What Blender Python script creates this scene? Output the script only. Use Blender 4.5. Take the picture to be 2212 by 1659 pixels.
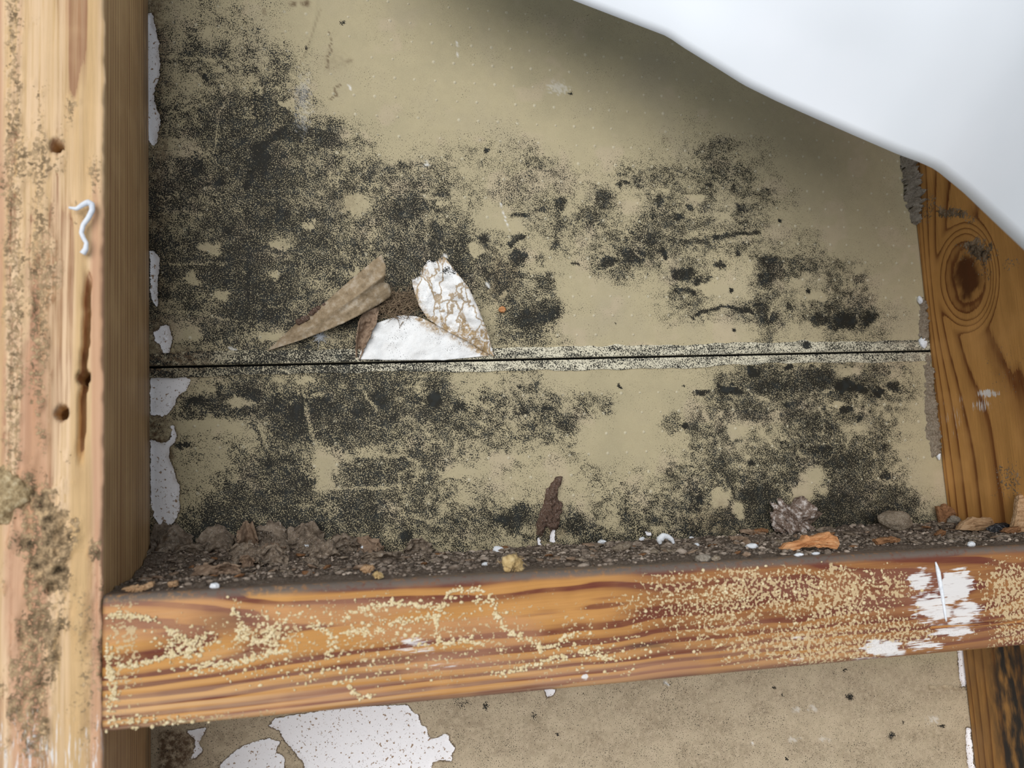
import bpy, bmesh, math, random
import numpy as np
from mathutils import Matrix, Vector

for o in list(bpy.data.objects): bpy.data.objects.remove(o, do_unlink=True)
scene = bpy.context.scene
COL = scene.collection
random.seed(7); RNG = np.random.default_rng(7)

# ------------------------------------------------------------------ camera
# millimetres: X right, Y into the wall (wall face at Y=0), Z up, Z=0 near the ledge
YAW, PITCH, ROLL = -0.25720643, 0.11690321, -0.05220203
CX, CY, CZ = 48.6415, -353.9069, 24.9109
FPX = 1897.918
def _rot(a, b, c):
    Ry = np.array([[math.cos(a),0,math.sin(a)],[0,1,0],[-math.sin(a),0,math.cos(a)]])
    Rx = np.array([[1,0,0],[0,math.cos(b),-math.sin(b)],[0,math.sin(b),math.cos(b)]])
    Rz = np.array([[math.cos(c),-math.sin(c),0],[math.sin(c),math.cos(c),0],[0,0,1]])
    return Ry @ Rx @ Rz
MB = np.array([[1,0,0],[0,0,-1],[0,1,0]])
RC = MB @ _rot(YAW, PITCH, ROLL)
CP = np.array([CX, CY, CZ])
cam = bpy.data.cameras.new('camera'); cam_o = bpy.data.objects.new('camera', cam); COL.objects.link(cam_o)
m4 = Matrix([[*RC[0], CX/1000],[*RC[1], CY/1000],[*RC[2], CZ/1000],[0,0,0,1]])
cam_o.matrix_world = m4
cam.sensor_width = 36; cam.lens = 36*FPX/2212; cam.clip_start = 0.005; cam.clip_end = 50
cam.dof.use_dof = True; cam.dof.focus_distance = 0.360; cam.dof.aperture_fstop = 18
scene.camera = cam_o

# ------------------------------------------------------------------ light
SKY = 0.36; SUN = 2.75; EXPO = 0.0
world = bpy.data.worlds.new('daylight'); scene.world = world; world.use_nodes = True
bg = world.node_tree.nodes['Background']; bg.inputs[0].default_value = (0.86, 0.94, 1.0, 1); bg.inputs[1].default_value = SKY
sun = bpy.data.lights.new('soft_sun', 'SUN'); sun.energy = SUN; sun.angle = math.radians(48); sun.color = (1.0, 0.985, 0.96)
sun_o = bpy.data.objects.new('soft_sun', sun); COL.objects.link(sun_o)
sun_o.rotation_euler = Vector((0.42, 1.0, -0.14)).to_track_quat('-Z', 'Y').to_euler()
vs = scene.view_settings
vs.view_transform = 'Standard'; vs.look = 'None'; vs.gamma = 1; vs.use_curve_mapping = False; vs.exposure = EXPO

# ------------------------------------------------------------------ helpers: projection
def ray(px, py):
    px = np.asarray(px, float); py = np.asarray(py, float)
    d = np.stack([(px-1106)/FPX, -(py-829.5)/FPX, -np.ones_like(px)], -1)
    return d @ RC.T
def P(px, py, h=0.0):                      # point h mm in front of the wall face
    d = ray(px, py); t = (-np.asarray(h, float)-CY)/d[..., 1]
    return CP + d*t[..., None]
def PX(px, py, x):                         # point on the plane X = x
    d = ray(px, py); t = (x-CX)/d[..., 0]
    return CP + d*t[..., None]
def proj(p):
    q = (np.asarray(p, float)-CP) @ RC
    return 1106+FPX*q[..., 0]/-q[..., 2], 829.5-FPX*q[..., 1]/-q[..., 2]
DEP = 89.0; WID = 349.8
_a = P(225, 1287, DEP); _b = P(2212, 1178, DEP)
LS = (_b[2]-_a[2])/(_b[0]-_a[0]); L0 = _a[2]-LS*_a[0]
def ledge(x): return L0+LS*np.asarray(x, float)
def PL(px, py, up=0.0):                    # point on the ledge plane raised by up mm
    d = ray(px, py); t = (L0+up+LS*CX-CZ)/(d[2]-LS*d[0])
    p = CP+d*t
    p[1] = min(max(p[1], -84), -2.5)
    if p[0] > WID-3.5:                      # lies in front of the right stud: slide to the stud's foot
        hs = np.linspace(1, 84, 400); q = np.stack([np.full(400, WID-3.5), -hs, ledge(np.full(400, WID-3.5))+up], 1)
        p = q[np.argmin(abs(proj(q)[0]-px))]
    return p

# ------------------------------------------------------------------ helpers: noise (numpy)
def _h(i, j, s):
    n = (i.astype(np.int64)*374761393 + j.astype(np.int64)*668265263 + s*974634777) & 0xffffffff
    n = ((n ^ (n >> 13))*1274126177) & 0xffffffff
    return ((n ^ (n >> 16)) & 0xffff)/65535.0
def vn(x, y, s=0):
    x = np.asarray(x, float); y = np.asarray(y, float)
    i = np.floor(x); j = np.floor(y); u = x-i; v = y-j
    u = u*u*u*(u*(u*6-15)+10); v = v*v*v*(v*(v*6-15)+10)
    a = _h(i, j, s); b = _h(i+1, j, s); c = _h(i, j+1, s); d = _h(i+1, j+1, s)
    return a*(1-u)*(1-v)+b*u*(1-v)+c*(1-u)*v+d*u*v
def fbm(x, y, s=0, o=4):                   # about -1..1
    r = 0; a = 1; t = 0
    for k in range(o):
        r = r+a*(vn(x*2**k+k*17.3, y*2**k-k*9.1, s+k)*2-1); t += a; a *= .55
    return r/t*1.5
def sstep(a, b, x):
    t = np.clip((x-a)/(b-a), 0, 1); return t*t*(3-2*t)
def polysdf(x, y, poly):                   # positive inside
    p = np.asarray(poly, float); d = np.full(x.shape, 1e9); ins = np.zeros(x.shape, bool)
    for (x0, y0), (x1, y1) in zip(p, np.roll(p, -1, 0)):
        ex, ey = x1-x0, y1-y0; L = ex*ex+ey*ey+1e-9
        t = np.clip(((x-x0)*ex+(y-y0)*ey)/L, 0, 1)
        d = np.minimum(d, np.hypot(x-x0-t*ex, y-y0-t*ey))
        c = ((y0 > y) != (y1 > y)) & (x < ex*(y-y0)/(ey if ey else 1e-9)+x0); ins ^= c
    return np.where(ins, d, -d)
def linedist(x, y, pts):
    d = np.full(x.shape, 1e9)
    for (x0, y0), (x1, y1) in zip(pts[:-1], pts[1:]):
        ex, ey = x1-x0, y1-y0; L = ex*ex+ey*ey+1e-9
        t = np.clip(((x-x0)*ex+(y-y0)*ey)/L, 0, 1)
        d = np.minimum(d, np.hypot(x-x0-t*ex, y-y0-t*ey))
    return d
def crop(pts, s, ox, oy): return [(ox+x/s, oy+y/s) for x, y in pts]

# ------------------------------------------------------------------ helpers: objects
def tag(o, label=None, cat=None, group=None, kind=None):
    if label: o['label'] = label
    if cat: o['category'] = cat
    if group: o['group'] = group
    if kind: o['kind'] = kind
    return o
ORIG = {}
def empty(name, at):
    o = bpy.data.objects.new(name, None); COL.objects.link(o); o.empty_display_size = .005
    at = np.asarray(at, float); o.location = at/1000; ORIG[o.name] = at; return o
def mesh_obj(name, V, F, mat, parent=None, origin=None, attrs=None, smooth=True):
    V = np.asarray(V, float)
    if parent is not None: org = ORIG[parent.name]
    elif origin is not None: org = np.asarray(origin, float)
    else: org = np.array([(V[:, 0].min()+V[:, 0].max())/2, (V[:, 1].min()+V[:, 1].max())/2, V[:, 2].min()])
    me = bpy.data.meshes.new(name)
    W = (V-org)/1000
    if isinstance(F, np.ndarray):
        n = len(F); k = F.shape[1]
        me.vertices.add(len(W)); me.vertices.foreach_set('co', W.ravel())
        me.loops.add(n*k); me.loops.foreach_set('vertex_index', F.ravel().astype(np.int32))
        me.polygons.add(n); me.polygons.foreach_set('loop_start', np.arange(0, n*k, k, dtype=np.int32))
        me.update(calc_edges=True)
    else:
        me.from_pydata(W.tolist(), [], F); me.update()
    if attrs:
        for k, v in attrs.items():
            a = me.attributes.new(k, 'FLOAT', 'POINT'); a.data.foreach_set('value', np.asarray(v, np.float32))
    if smooth: me.polygons.foreach_set('use_smooth', [True]*len(me.polygons))
    me.materials.append(mat)
    o = bpy.data.objects.new(name, me); COL.objects.link(o)
    if parent is not None: o.parent = parent
    else: o.location = org/1000
    ORIG[o.name] = org
    return o
def gridfaces(nr, nc, off=0):
    r = np.arange(nr-1)[:, None]*nc; c = np.arange(nc-1)[None]
    a = (r+c).ravel()+off
    return np.stack([a, a+1, a+nc+1, a+nc], 1)
def plate(G, t_vec):                       # grid G (nr,nc,3) + thickness vector -> closed slab (front verts first)
    nr, nc = G.shape[:2]; n = nr*nc; front = G.reshape(-1, 3)
    idx = np.arange(n).reshape(nr, nc)
    ring = np.concatenate([idx[0, :], idx[1:, -1], idx[-1, -2::-1], idx[-2:0:-1, 0]])
    m = len(ring); V = np.concatenate([front, front[ring]+np.asarray(t_vec)])
    F = gridfaces(nr, nc).tolist(); b = n+np.arange(m)
    for k in range(m):
        k2 = (k+1) % m; F.append([int(ring[k2]), int(ring[k]), int(b[k]), int(b[k2])])
    F.append([int(i) for i in b])
    return V, F, m
def shell(G, th):                          # sheet with real thickness along its normals
    nr, nc = G.shape[:2]
    du = np.gradient(G, axis=1); dv = np.gradient(G, axis=0); N = np.cross(du, dv); N /= np.linalg.norm(N, axis=-1, keepdims=True)+1e-9
    th = np.asarray(th)
    B = G-N*(th[..., None] if th.ndim else th)
    n = nr*nc; idx = np.arange(n).reshape(nr, nc)
    ring = np.concatenate([idx[0, :], idx[1:, -1], idx[-1, -2::-1], idx[-2:0:-1, 0]])
    V = np.concatenate([G.reshape(-1, 3), B.reshape(-1, 3)])
    F1 = gridfaces(nr, nc); F2 = gridfaces(nr, nc, n)[:, ::-1]
    r2 = np.roll(ring, -1); F3 = np.stack([r2, ring, ring+n, r2+n], 1)
    return V, np.concatenate([F1, F2, F3])
def resample(pts, n):
    p = np.asarray(pts, float); s = np.concatenate([[0], np.cumsum(np.linalg.norm(np.diff(p, axis=0), axis=1))]); s /= s[-1]
    t = np.linspace(0, 1, n); return np.stack([np.interp(t, s, p[:, k]) for k in range(p.shape[1])], 1)
def coons(bot, top, left, right, nu, nv):  # four boundary polylines in any dimension
    b = resample(bot, nu); t = resample(top, nu); l = resample(left, nv); r = resample(right, nv)
    u = np.linspace(0, 1, nu)[None, :, None]; v = np.linspace(0, 1, nv)[:, None, None]
    return ((1-v)*b[None]+v*t[None]+(1-u)*l[:, None]+u*r[:, None]
            -((1-u)*(1-v)*b[0]+u*(1-v)*b[-1]+(1-u)*v*t[0]+u*v*t[-1]))
def tube(pts, rad, seg=8):
    p = np.asarray(pts, float); n = len(p); rad = np.broadcast_to(np.asarray(rad, float), (n,))
    T = np.gradient(p, axis=0); T /= np.linalg.norm(T, axis=1, keepdims=True)+1e-9
    up = np.array([.13, .9, .41]); V = []
    for i in range(n):
        a = np.cross(T[i], up); a /= np.linalg.norm(a)+1e-9; b = np.cross(T[i], a)
        for k in range(seg):
            th = 2*math.pi*k/seg; V.append(p[i]+rad[i]*(math.cos(th)*a+math.sin(th)*b))
    F = []
    for i in range(n-1):
        for k in range(seg):
            k2 = (k+1) % seg; F.append([i*seg+k, i*seg+k2, (i+1)*seg+k2, (i+1)*seg+k])
    F.append(list(range(seg))[::-1]); F.append([(n-1)*seg+k for k in range(seg)])
    return np.array(V), F
_ico = {}
def ico(lv):
    if lv not in _ico:
        bm = bmesh.new(); bmesh.ops.create_icosphere(bm, subdivisions=lv, radius=1)
        _ico[lv] = (np.array([v.co[:] for v in bm.verts]), np.array([[v.index for v in f.verts] for f in bm.faces])); bm.free()
    return _ico[lv]
def lump(c, r, lv=3, amp=.3, freq=1.6, seed=0, flat=None, rot=0.0):
    V, F = ico(lv); n = fbm(V[:, 0]*freq+V[:, 2]*.7*freq+seed*3.1, V[:, 1]*freq-V[:, 2]*freq*.6, seed, 4)
    W = V*(1+amp*n)[:, None]*np.asarray(r, float)
    if rot:
        ca, sa = math.cos(rot), math.sin(rot); W = np.stack([W[:, 0]*ca-W[:, 2]*sa, W[:, 1], W[:, 0]*sa+W[:, 2]*ca], 1)
    if flat is not None: W[:, 2] = np.maximum(W[:, 2], -flat)
    return W+np.asarray(c, float), F

# ------------------------------------------------------------------ helpers: materials
class NT:
    def __init__(s, name):
        s.m = bpy.data.materials.new(name); s.m.use_nodes = True; s.t = s.m.node_tree; s.b = s.t.nodes['Principled BSDF']
        s.b.inputs['Specular IOR Level'].default_value = .15
        tc = s.t.nodes.new('ShaderNodeTexCoord'); s.mm = s.vscale(tc.outputs['Object'], (1000, 1000, 1000))
    def n(s, ty): return s.t.nodes.new('ShaderNode'+ty)
    def put(s, sock, v):
        if hasattr(v, 'is_output') or isinstance(v, bpy.types.NodeSocket): s.t.links.new(v, sock)
        elif isinstance(v, (tuple, list)) and len(v) == 3 and sock.type == 'RGBA': sock.default_value = (*v, 1)
        else: sock.default_value = v
    def vscale(s, v, sc):
        k = s.n('VectorMath'); k.operation = 'MULTIPLY'; s.put(k.inputs[0], v); k.inputs[1].default_value = sc; return k.outputs[0]
    def vadd(s, v, w):
        k = s.n('VectorMath'); k.operation = 'ADD'; s.put(k.inputs[0], v); s.put(k.inputs[1], w); return k.outputs[0]
    def math(s, op, a, b=0.0, c=0.0, clamp=False):
        k = s.n('Math'); k.operation = op; k.use_clamp = clamp
        s.put(k.inputs[0], a); s.put(k.inputs[1], b); s.put(k.inputs[2], c); return k.outputs[0]
    def mix(s, f, a, b, mode='MIX'):
        k = s.n('Mix'); k.data_type = 'RGBA'; k.blend_type = mode; s.put(k.inputs[0], f); s.put(k.inputs[6], a); s.put(k.inputs[7], b); return k.outputs[2]
    def noise(s, sc, det=2, vec=None, rough=.5, dist=0.0):
        k = s.n('TexNoise'); s.put(k.inputs['Vector'], vec if vec is not None else s.mm)
        k.inputs['Scale'].default_value = sc; k.inputs['Detail'].default_value = det; k.inputs['Roughness'].default_value = rough; k.inputs['Distortion'].default_value = dist
        return k.outputs[0]
    def attr(s, nm):
        k = s.n('Attribute'); k.attribute_name = nm; return k.outputs['Fac']
    def step(s, x, a, b):
        k = s.n('MapRange'); k.interpolation_type = 'SMOOTHSTEP'; s.put(k.inputs[0], x); s.put(k.inputs[1], a); s.put(k.inputs[2], b); k.inputs[3].default_value = 0; k.inputs[4].default_value = 1; return k.outputs[0]
    def ramp(s, f, stops):
        k = s.n('ValToRGB'); e = k.color_ramp.elements
        while len(e) < len(stops): e.new(.5)
        for el, (p, c) in zip(e, stops): el.position = p; el.color = (*c, 1)
        s.put(k.inputs[0], f); return k.outputs[0]
    def bump(s, h, dist, strength=1.0):
        k = s.n('Bump'); s.put(k.inputs['Height'], h); k.inputs['Distance'].default_value = dist/1000; k.inputs['Strength'].default_value = strength
        s.t.links.new(k.outputs[0], s.b.inputs['Normal'])
    def done(s, col, rough=.7):
        s.put(s.b.inputs['Base Color'], col); s.put(s.b.inputs['Roughness'], rough); return s.m
def speck(n, noise, cover, k=.52, w=.03):  # dark where noise exceeds a threshold falling with coverage
    thr = n.math('SUBTRACT', .5+k*.5, n.math('MULTIPLY', cover, k))
    return n.math('MULTIPLY', n.step(noise, n.math('SUBTRACT', thr, w), n.math('ADD', thr, w)), n.step(cover, 0.0, .06))

def mat_board():
    n = NT('moldy_gypsum_paper')
    lo = n.noise(.035, 4); mid = n.noise(.25, 4); fine = n.noise(2.2, 3, rough=.7)
    base = n.ramp(lo, [(.3, (.37, .32, .205)), (.5, (.42, .36, .228)), (.7, (.39, .335, .225))])
    base = n.mix(n.math('MULTIPLY', n.attr('pink'), .85), base, (.49, .395, .285))
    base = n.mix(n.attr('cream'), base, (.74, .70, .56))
    base = n.mix(n.math('MULTIPLY', n.step(mid, .35, .7), .22), base, (.33, .28, .18))
    base = n.mix(n.math('MULTIPLY', n.step(fine, .35, .65), .14), base, (.66, .58, .38))
    br = n.math('MULTIPLY', n.attr('brown'), n.step(n.noise(.5, 5, rough=.65), .28, .6))
    base = n.mix(br, base, (.10, .058, .03))
    # exposed gypsum where the paper is gone
    sd = n.math('ADD', n.attr('white'), n.math('MULTIPLY', n.math('SUBTRACT', n.noise(.55, 4, rough=.65), .5), 2.4))
    rim = n.math('MULTIPLY', n.step(sd, -.75, -.1), n.step(n.attr('white'), -8, -2))
    base = n.mix(n.math('MULTIPLY', n.math('MULTIPLY', rim, n.step(n.noise(.3, 3), .3, .55)), .85), base, (.07, .04, .022))
    inside = n.step(sd, -.05, .25)
    gy = n.mix(n.step(n.noise(.9, 3), .62, .68), (.86, .845, .87), (.30, .20, .13))
    gy = n.mix(n.step(n.noise(1.7, 2, vec=n.vadd(n.mm, (31, 7, 5))), .66, .72), gy, (.12, .08, .05))
    # mold
    wv = n.noise(1.0, 1, vec=n.vscale(n.mm, (3.2, 3.2, 1.1)), rough=.4)
    wh = n.noise(1.0, 1, vec=n.vscale(n.mm, (1.1, 3.2, 3.2)), rough=.4)
    sp = n.math('ADD', n.math('MULTIPLY', n.noise(2.3, 2, rough=.6), .76), n.math('MULTIPLY', n.math('ADD', wv, wh), .12))
    cov = n.attr('mold')
    mk = speck(n, sp, cov, .27, .014)
    dark = n.mix(n.step(mid, .45, .65), (.007, .0075, .007), (.012, .016, .018))
    solid = n.step(cov, 1.0, 1.2)
    mk = n.math('MAXIMUM', mk, n.math('MULTIPLY', solid, .96))
    base = n.mix(n.math('MULTIPLY', mk, .97), base, dark)
    base = n.mix(inside, base, gy)
    base = n.mix(n.attr('scratch'), base, (.80, .79, .76))
    hair = n.attr('crackle'); base = n.mix(n.math('MULTIPLY', hair, .8), base, (.12, .08, .045))
    n.bump(n.math('ADD', n.math('MULTIPLY', fine, .5), n.math('MULTIPLY', mk, .4)), .12, .6)
    return n.done(base, .58)

def mat_wood(name, early, late, axis, mudc=(.42, .31, .17), streak=.35, sharp=(.55, .82, .97), brownc=(.16, .09, .032)):
    n = NT(name)
    al = {'x': (.02, 1.1, 1.1), 'z': (1.1, 1.1, .02)}[axis]
    al2 = {'x': (.06, 5, 5), 'z': (5, 5, .06)}[axis]
    st = n.noise(1.0, 4, vec=n.vscale(n.mm, al), rough=.6); fi = n.noise(1.0, 3, vec=n.vscale(n.mm, al2), rough=.6)
    ph = n.math('FRACT', n.math('ADD', n.attr('ring'), n.math('MULTIPLY', st, .16)))
    mid = tuple(.55*a+.45*b for a, b in zip(early, late))
    c = n.ramp(ph, [(0, tuple(.45*a+.55*b for a, b in zip(early, late))), (.07, early), (sharp[0], early), (sharp[1], mid), (sharp[2]-.05, late), (1, late)])
    c = n.mix(n.math('MULTIPLY', n.step(fi, .4, .7), streak), c, tuple(x*.55 for x in early))
    c = n.mix(n.math('MULTIPLY', n.step(n.noise(.05, 3), .45, .7), .3), c, tuple(min(1, x*1.25+.03) for x in early))
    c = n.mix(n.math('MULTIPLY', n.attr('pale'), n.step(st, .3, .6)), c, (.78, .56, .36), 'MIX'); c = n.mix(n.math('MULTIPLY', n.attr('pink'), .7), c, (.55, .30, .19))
    c = n.mix(n.math('MULTIPLY', n.attr('browned'), n.math('ADD', n.math('MULTIPLY', st, .6), .45), clamp=True), c, brownc)
    c = n.mix(n.attr('knot'), c, (.10, .035, .012))
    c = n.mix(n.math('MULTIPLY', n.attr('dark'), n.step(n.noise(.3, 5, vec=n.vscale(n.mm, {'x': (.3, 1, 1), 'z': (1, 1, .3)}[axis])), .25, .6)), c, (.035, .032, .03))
    cr = n.noise(.9, 4, rough=.62)
    mudcol = n.ramp(n.noise(.45, 5, rough=.72), [(.36, tuple(x*.14 for x in mudc)), (.50, mudc), (.60, tuple(min(1, x*1.8) for x in mudc)), (.74, tuple(min(1, x*2.6) for x in mudc))])
    mm_ = speck(n, cr, n.attr('mud'), .4, .04); c = n.mix(mm_, c, mudcol)
    fm = speck(n, n.noise(1.0, 2, rough=.5), n.attr('frass'), .34, .02); c = n.mix(n.math('MULTIPLY', fm, .88), c, (.60, .45, .26))
    pw = n.noise(1.0, 4, vec=n.vscale(n.mm, {'x': (.12, 1.6, 1.6), 'z': (1.6, 1.6, .12)}[axis]), rough=.65)
    pm = speck(n, pw, n.attr('paint'), .46, .07); c = n.mix(n.math('MULTIPLY', pm, .88), c, (.80, .78, .77))
    c = n.mix(n.math('MULTIPLY', n.attr('dust'), n.step(n.noise(.6, 5, rough=.7), .2, .55)), c, (.16, .13, .11))
    n.bump(n.math('ADD', n.math('MULTIPLY', mm_, .8), n.math('ADD', n.math('MULTIPLY', fi, .4), n.math('MULTIPLY', fm, .8))), .35, .6)
    return n.done(c, n.math('ADD', n.math('MULTIPLY', mm_, .3), .52))

def mat_grain(name, a, b, c, scale=.8, spark=0.0, rough=.8, bump=.4, sc2=3.0, stretch=None):
    n = NT(name)
    if stretch: n.mm = n.vscale(n.mm, stretch)
    col = n.ramp(n.noise(scale, 5, rough=.68), [(.28, a), (.5, b), (.72, c)])
    fine = n.noise(sc2, 2, rough=.6)
    col = n.mix(n.attr('tone'), col, tuple(min(1, x*1.9+.03) for x in c)); col = n.mix(n.attr('deep'), col, tuple(x*.5 for x in a))
    if spark: col = n.mix(n.math('MULTIPLY', n.step(fine, .62, .70), spark), col, (.62, .58, .54))  # glints painted as pale specks
    n.bump(n.math('ADD', n.noise(scale*1.5, 4), n.math('MULTIPLY', fine, .5)), bump, .8)
    return n.done(col, rough)
M_BOARD = mat_board()
M_BACK = mat_grain('black_light_block', (.008, .008, .008), (.012, .012, .012), (.02, .02, .02), .1)  # black chosen so the joint gap reads dark
M_STUD = mat_wood('weathered_pine_left', (.60, .40, .20), (.30, .14, .07), 'z', mudc=(.27, .19, .11), streak=.35, sharp=(.3, .6, .98))
M_STUD2 = mat_wood('orange_pine_right', (.56, .285, .088), (.17, .055, .016), 'z', mudc=(.17, .125, .085), streak=.45)
M_BLOCK = mat_wood('orange_pine_block', (.58, .29, .085), (.15, .038, .026), 'x', streak=.3, sharp=(.34, .56, .72), brownc=(.15, .045, .028))
M_DIRT = mat_grain('brown_dirt', (.05, .037, .028), (.13, .098, .075), (.26, .21, .17), 1.2, .55, .85, .6)
M_GRIT = mat_grain('dirt_crumbs', (.065, .048, .037), (.215, .168, .13), (.42, .35, .29), .5, .55, .85, .4)
M_MUD = mat_grain('gritty_mud', (.12, .09, .065), (.25, .20, .145), (.40, .34, .27), 1.4, .8, .8, .5)
M_MUDG = mat_grain('grey_gritty_mud', (.15, .125, .10), (.27, .235, .19), (.40, .36, .31), 1.4, .8, .8, .5)
M_TUBE = mat_grain('brown_mud_tube', (.05, .03, .02), (.12, .075, .055), (.20, .14, .11), 1.6, .9, .8, .5)
M_CRUST = mat_grain('tan_crust', (.10, .065, .032), (.42, .31, .17), (.70, .58, .38), .55, 0, .85, .6)
M_FLAKE = mat_grain('brown_paper_flake', (.055, .04, .03), (.20, .155, .115), (.38, .31, .24), .45, .9, .8, .4)
M_FLAKEL = mat_grain('light_brown_flake', (.14, .09, .062), (.28, .195, .135), (.40, .30, .22), .5, .3, .8, .3)
M_FRASS = mat_grain('pale_frass', (.56, .42, .22), (.72, .59, .36), (.84, .74, .53), 1.0, 0, .8, .2)
M_WHITE = mat_grain('white_pellet', (.62, .66, .72), (.80, .83, .88), (.88, .90, .93), .8, 0, .6, .3)
M_WIRE = mat_grain('white_wire', (.62, .66, .74), (.74, .78, .85), (.82, .85, .9), .3, 0, .4, .05)
M_ORANGE = mat_grain('fresh_orange_wood', (.26, .09, .03), (.56, .26, .11), (.76, .46, .25), .9, 0, .7, 1.0, stretch=(.16, 1, 1))
M_TANW = mat_grain('tan_wood', (.22, .12, .06), (.46, .29, .16), (.62, .44, .28), .9, 0, .7, 1.0, stretch=(.16, 1, 1))
M_BROWNW = mat_grain('brown_wood', (.12, .06, .03), (.25, .125, .06), (.38, .21, .11), .9, 0, .75, .8, stretch=(.2, 1, 1))
M_DARKW = mat_grain('dark_wood', (.05, .035, .028), (.12, .086, .065), (.22, .165, .13), .8, .4, .7, .4)
M_CRYS = mat_grain('glassy_crust', (.06, .035, .024), (.20, .145, .115), (.80, .75, .72), .4, .9, .45, .8, 1.6)
M_BEIGE = mat_grain('beige_crumb', (.30, .19, .08), (.58, .42, .20), (.74, .58, .33), .5, 0, .85, .5)
M_CHAR = mat_grain('charcoal_bit', (.015, .015, .017), (.03, .03, .035), (.35, .35, .38), .9, .5, .5, .5)
def mat_flap_white():
    n = NT('torn_gypsum_paper')
    w = n.ramp(n.noise(.25, 4), [(.3, (.80, .80, .80)), (.6, (.86, .87, .88))])
    fib = n.step(n.noise(.45, 5, rough=.7, dist=.6), .38, .55)
    k = n.math('MULTIPLY', n.attr('fibre'), fib, clamp=True)
    c = n.mix(k, w, n.ramp(n.noise(.9, 4), [(.3, (.24, .15, .075)), (.7, (.55, .41, .24))]))
    vt = n.n('TexVoronoi'); vt.feature = 'DISTANCE_TO_EDGE'; vt.inputs['Scale'].default_value = .11
    wv = n.n('VectorMath'); wv.operation = 'MULTIPLY_ADD'; nz = n.n('TexNoise'); nz.inputs['Scale'].default_value = .22; nz.inputs['Detail'].default_value = 3; n.put(nz.inputs['Vector'], n.mm)
    n.put(wv.inputs[0], nz.outputs[1]); wv.inputs[1].default_value = (9, 9, 9); n.put(wv.inputs[2], n.vscale(n.mm, (1.5, 1, .7))); n.put(vt.inputs['Vector'], wv.outputs[0])
    ln = n.math('MULTIPLY', n.step(n.math('ADD', vt.outputs['Distance'], n.math('MULTIPLY', n.math('SUBTRACT', n.noise(1.2, 3), .5), .1)), .085, .02), n.attr('veins'))
    c = n.mix(n.math('MULTIPLY', ln, .85), c, (.36, .25, .13))
    bl = speck(n, n.noise(2.3, 2, rough=.6), n.attr('mold'), .34, .03); c = n.mix(bl, c, (.03, .03, .03))
    n.bump(n.math('ADD', n.noise(.5, 5, rough=.65), n.math('MULTIPLY', n.noise(2, 2), .25)), .5, .55)
    return n.done(c, .8)
M_FLAPW = mat_flap_white()
M_FLAPB = mat_grain('torn_brown_paper', (.17, .125, .075), (.31, .235, .15), (.50, .43, .34), .28, .25, .75, .25)
M_FIBRE = mat_grain('paper_fibre', (.10, .07, .05), (.24, .175, .115), (.42, .32, .21), .6, 0, .85, .1)
def mat_sheet():
    n = NT('white_sheet'); c = n.mix(n.step(n.noise(.02, 3), .35, .7), (.82, .86, .92), (.86, .89, .95))
    return n.done(c, .55)
M_SHEET = mat_sheet()

# ================================================================== STRUCTURE: back wall boards
MOLD = """
22332100000000000000000000000000000
34443100000000000000000000000000000
45554420000000000000000000000000000
33434530000000000000000000000000000
55676641000000000000000000000000000
45676665310000110000001200000000000
34578766431223334100122453200000000
47668665555543244422444465300000000
66567666446664344335245445420000000
55567866457655014455365435310000000
66577567656777432444665455433000000
66777666657777562235644422766420000
56668765557776555500114411533550000
45678767766653277620015535744773100
23665464565443356300000000521543100
23345566665554443211222333443333210
02355446666562234110000156778776410
15666787675664454544001245455443310
22223676655455434462001542346534210
23235543444543332331002343456565200
22245651665543221123224354552664200
23455654665443322224444526743766520
35665665665545565533444455666766530
45566776554444323355554444444555540
"""
MG = np.array([[int(c)/10 for c in r[:35].ljust(35, '0')] for r in MOLD.split()])
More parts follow.
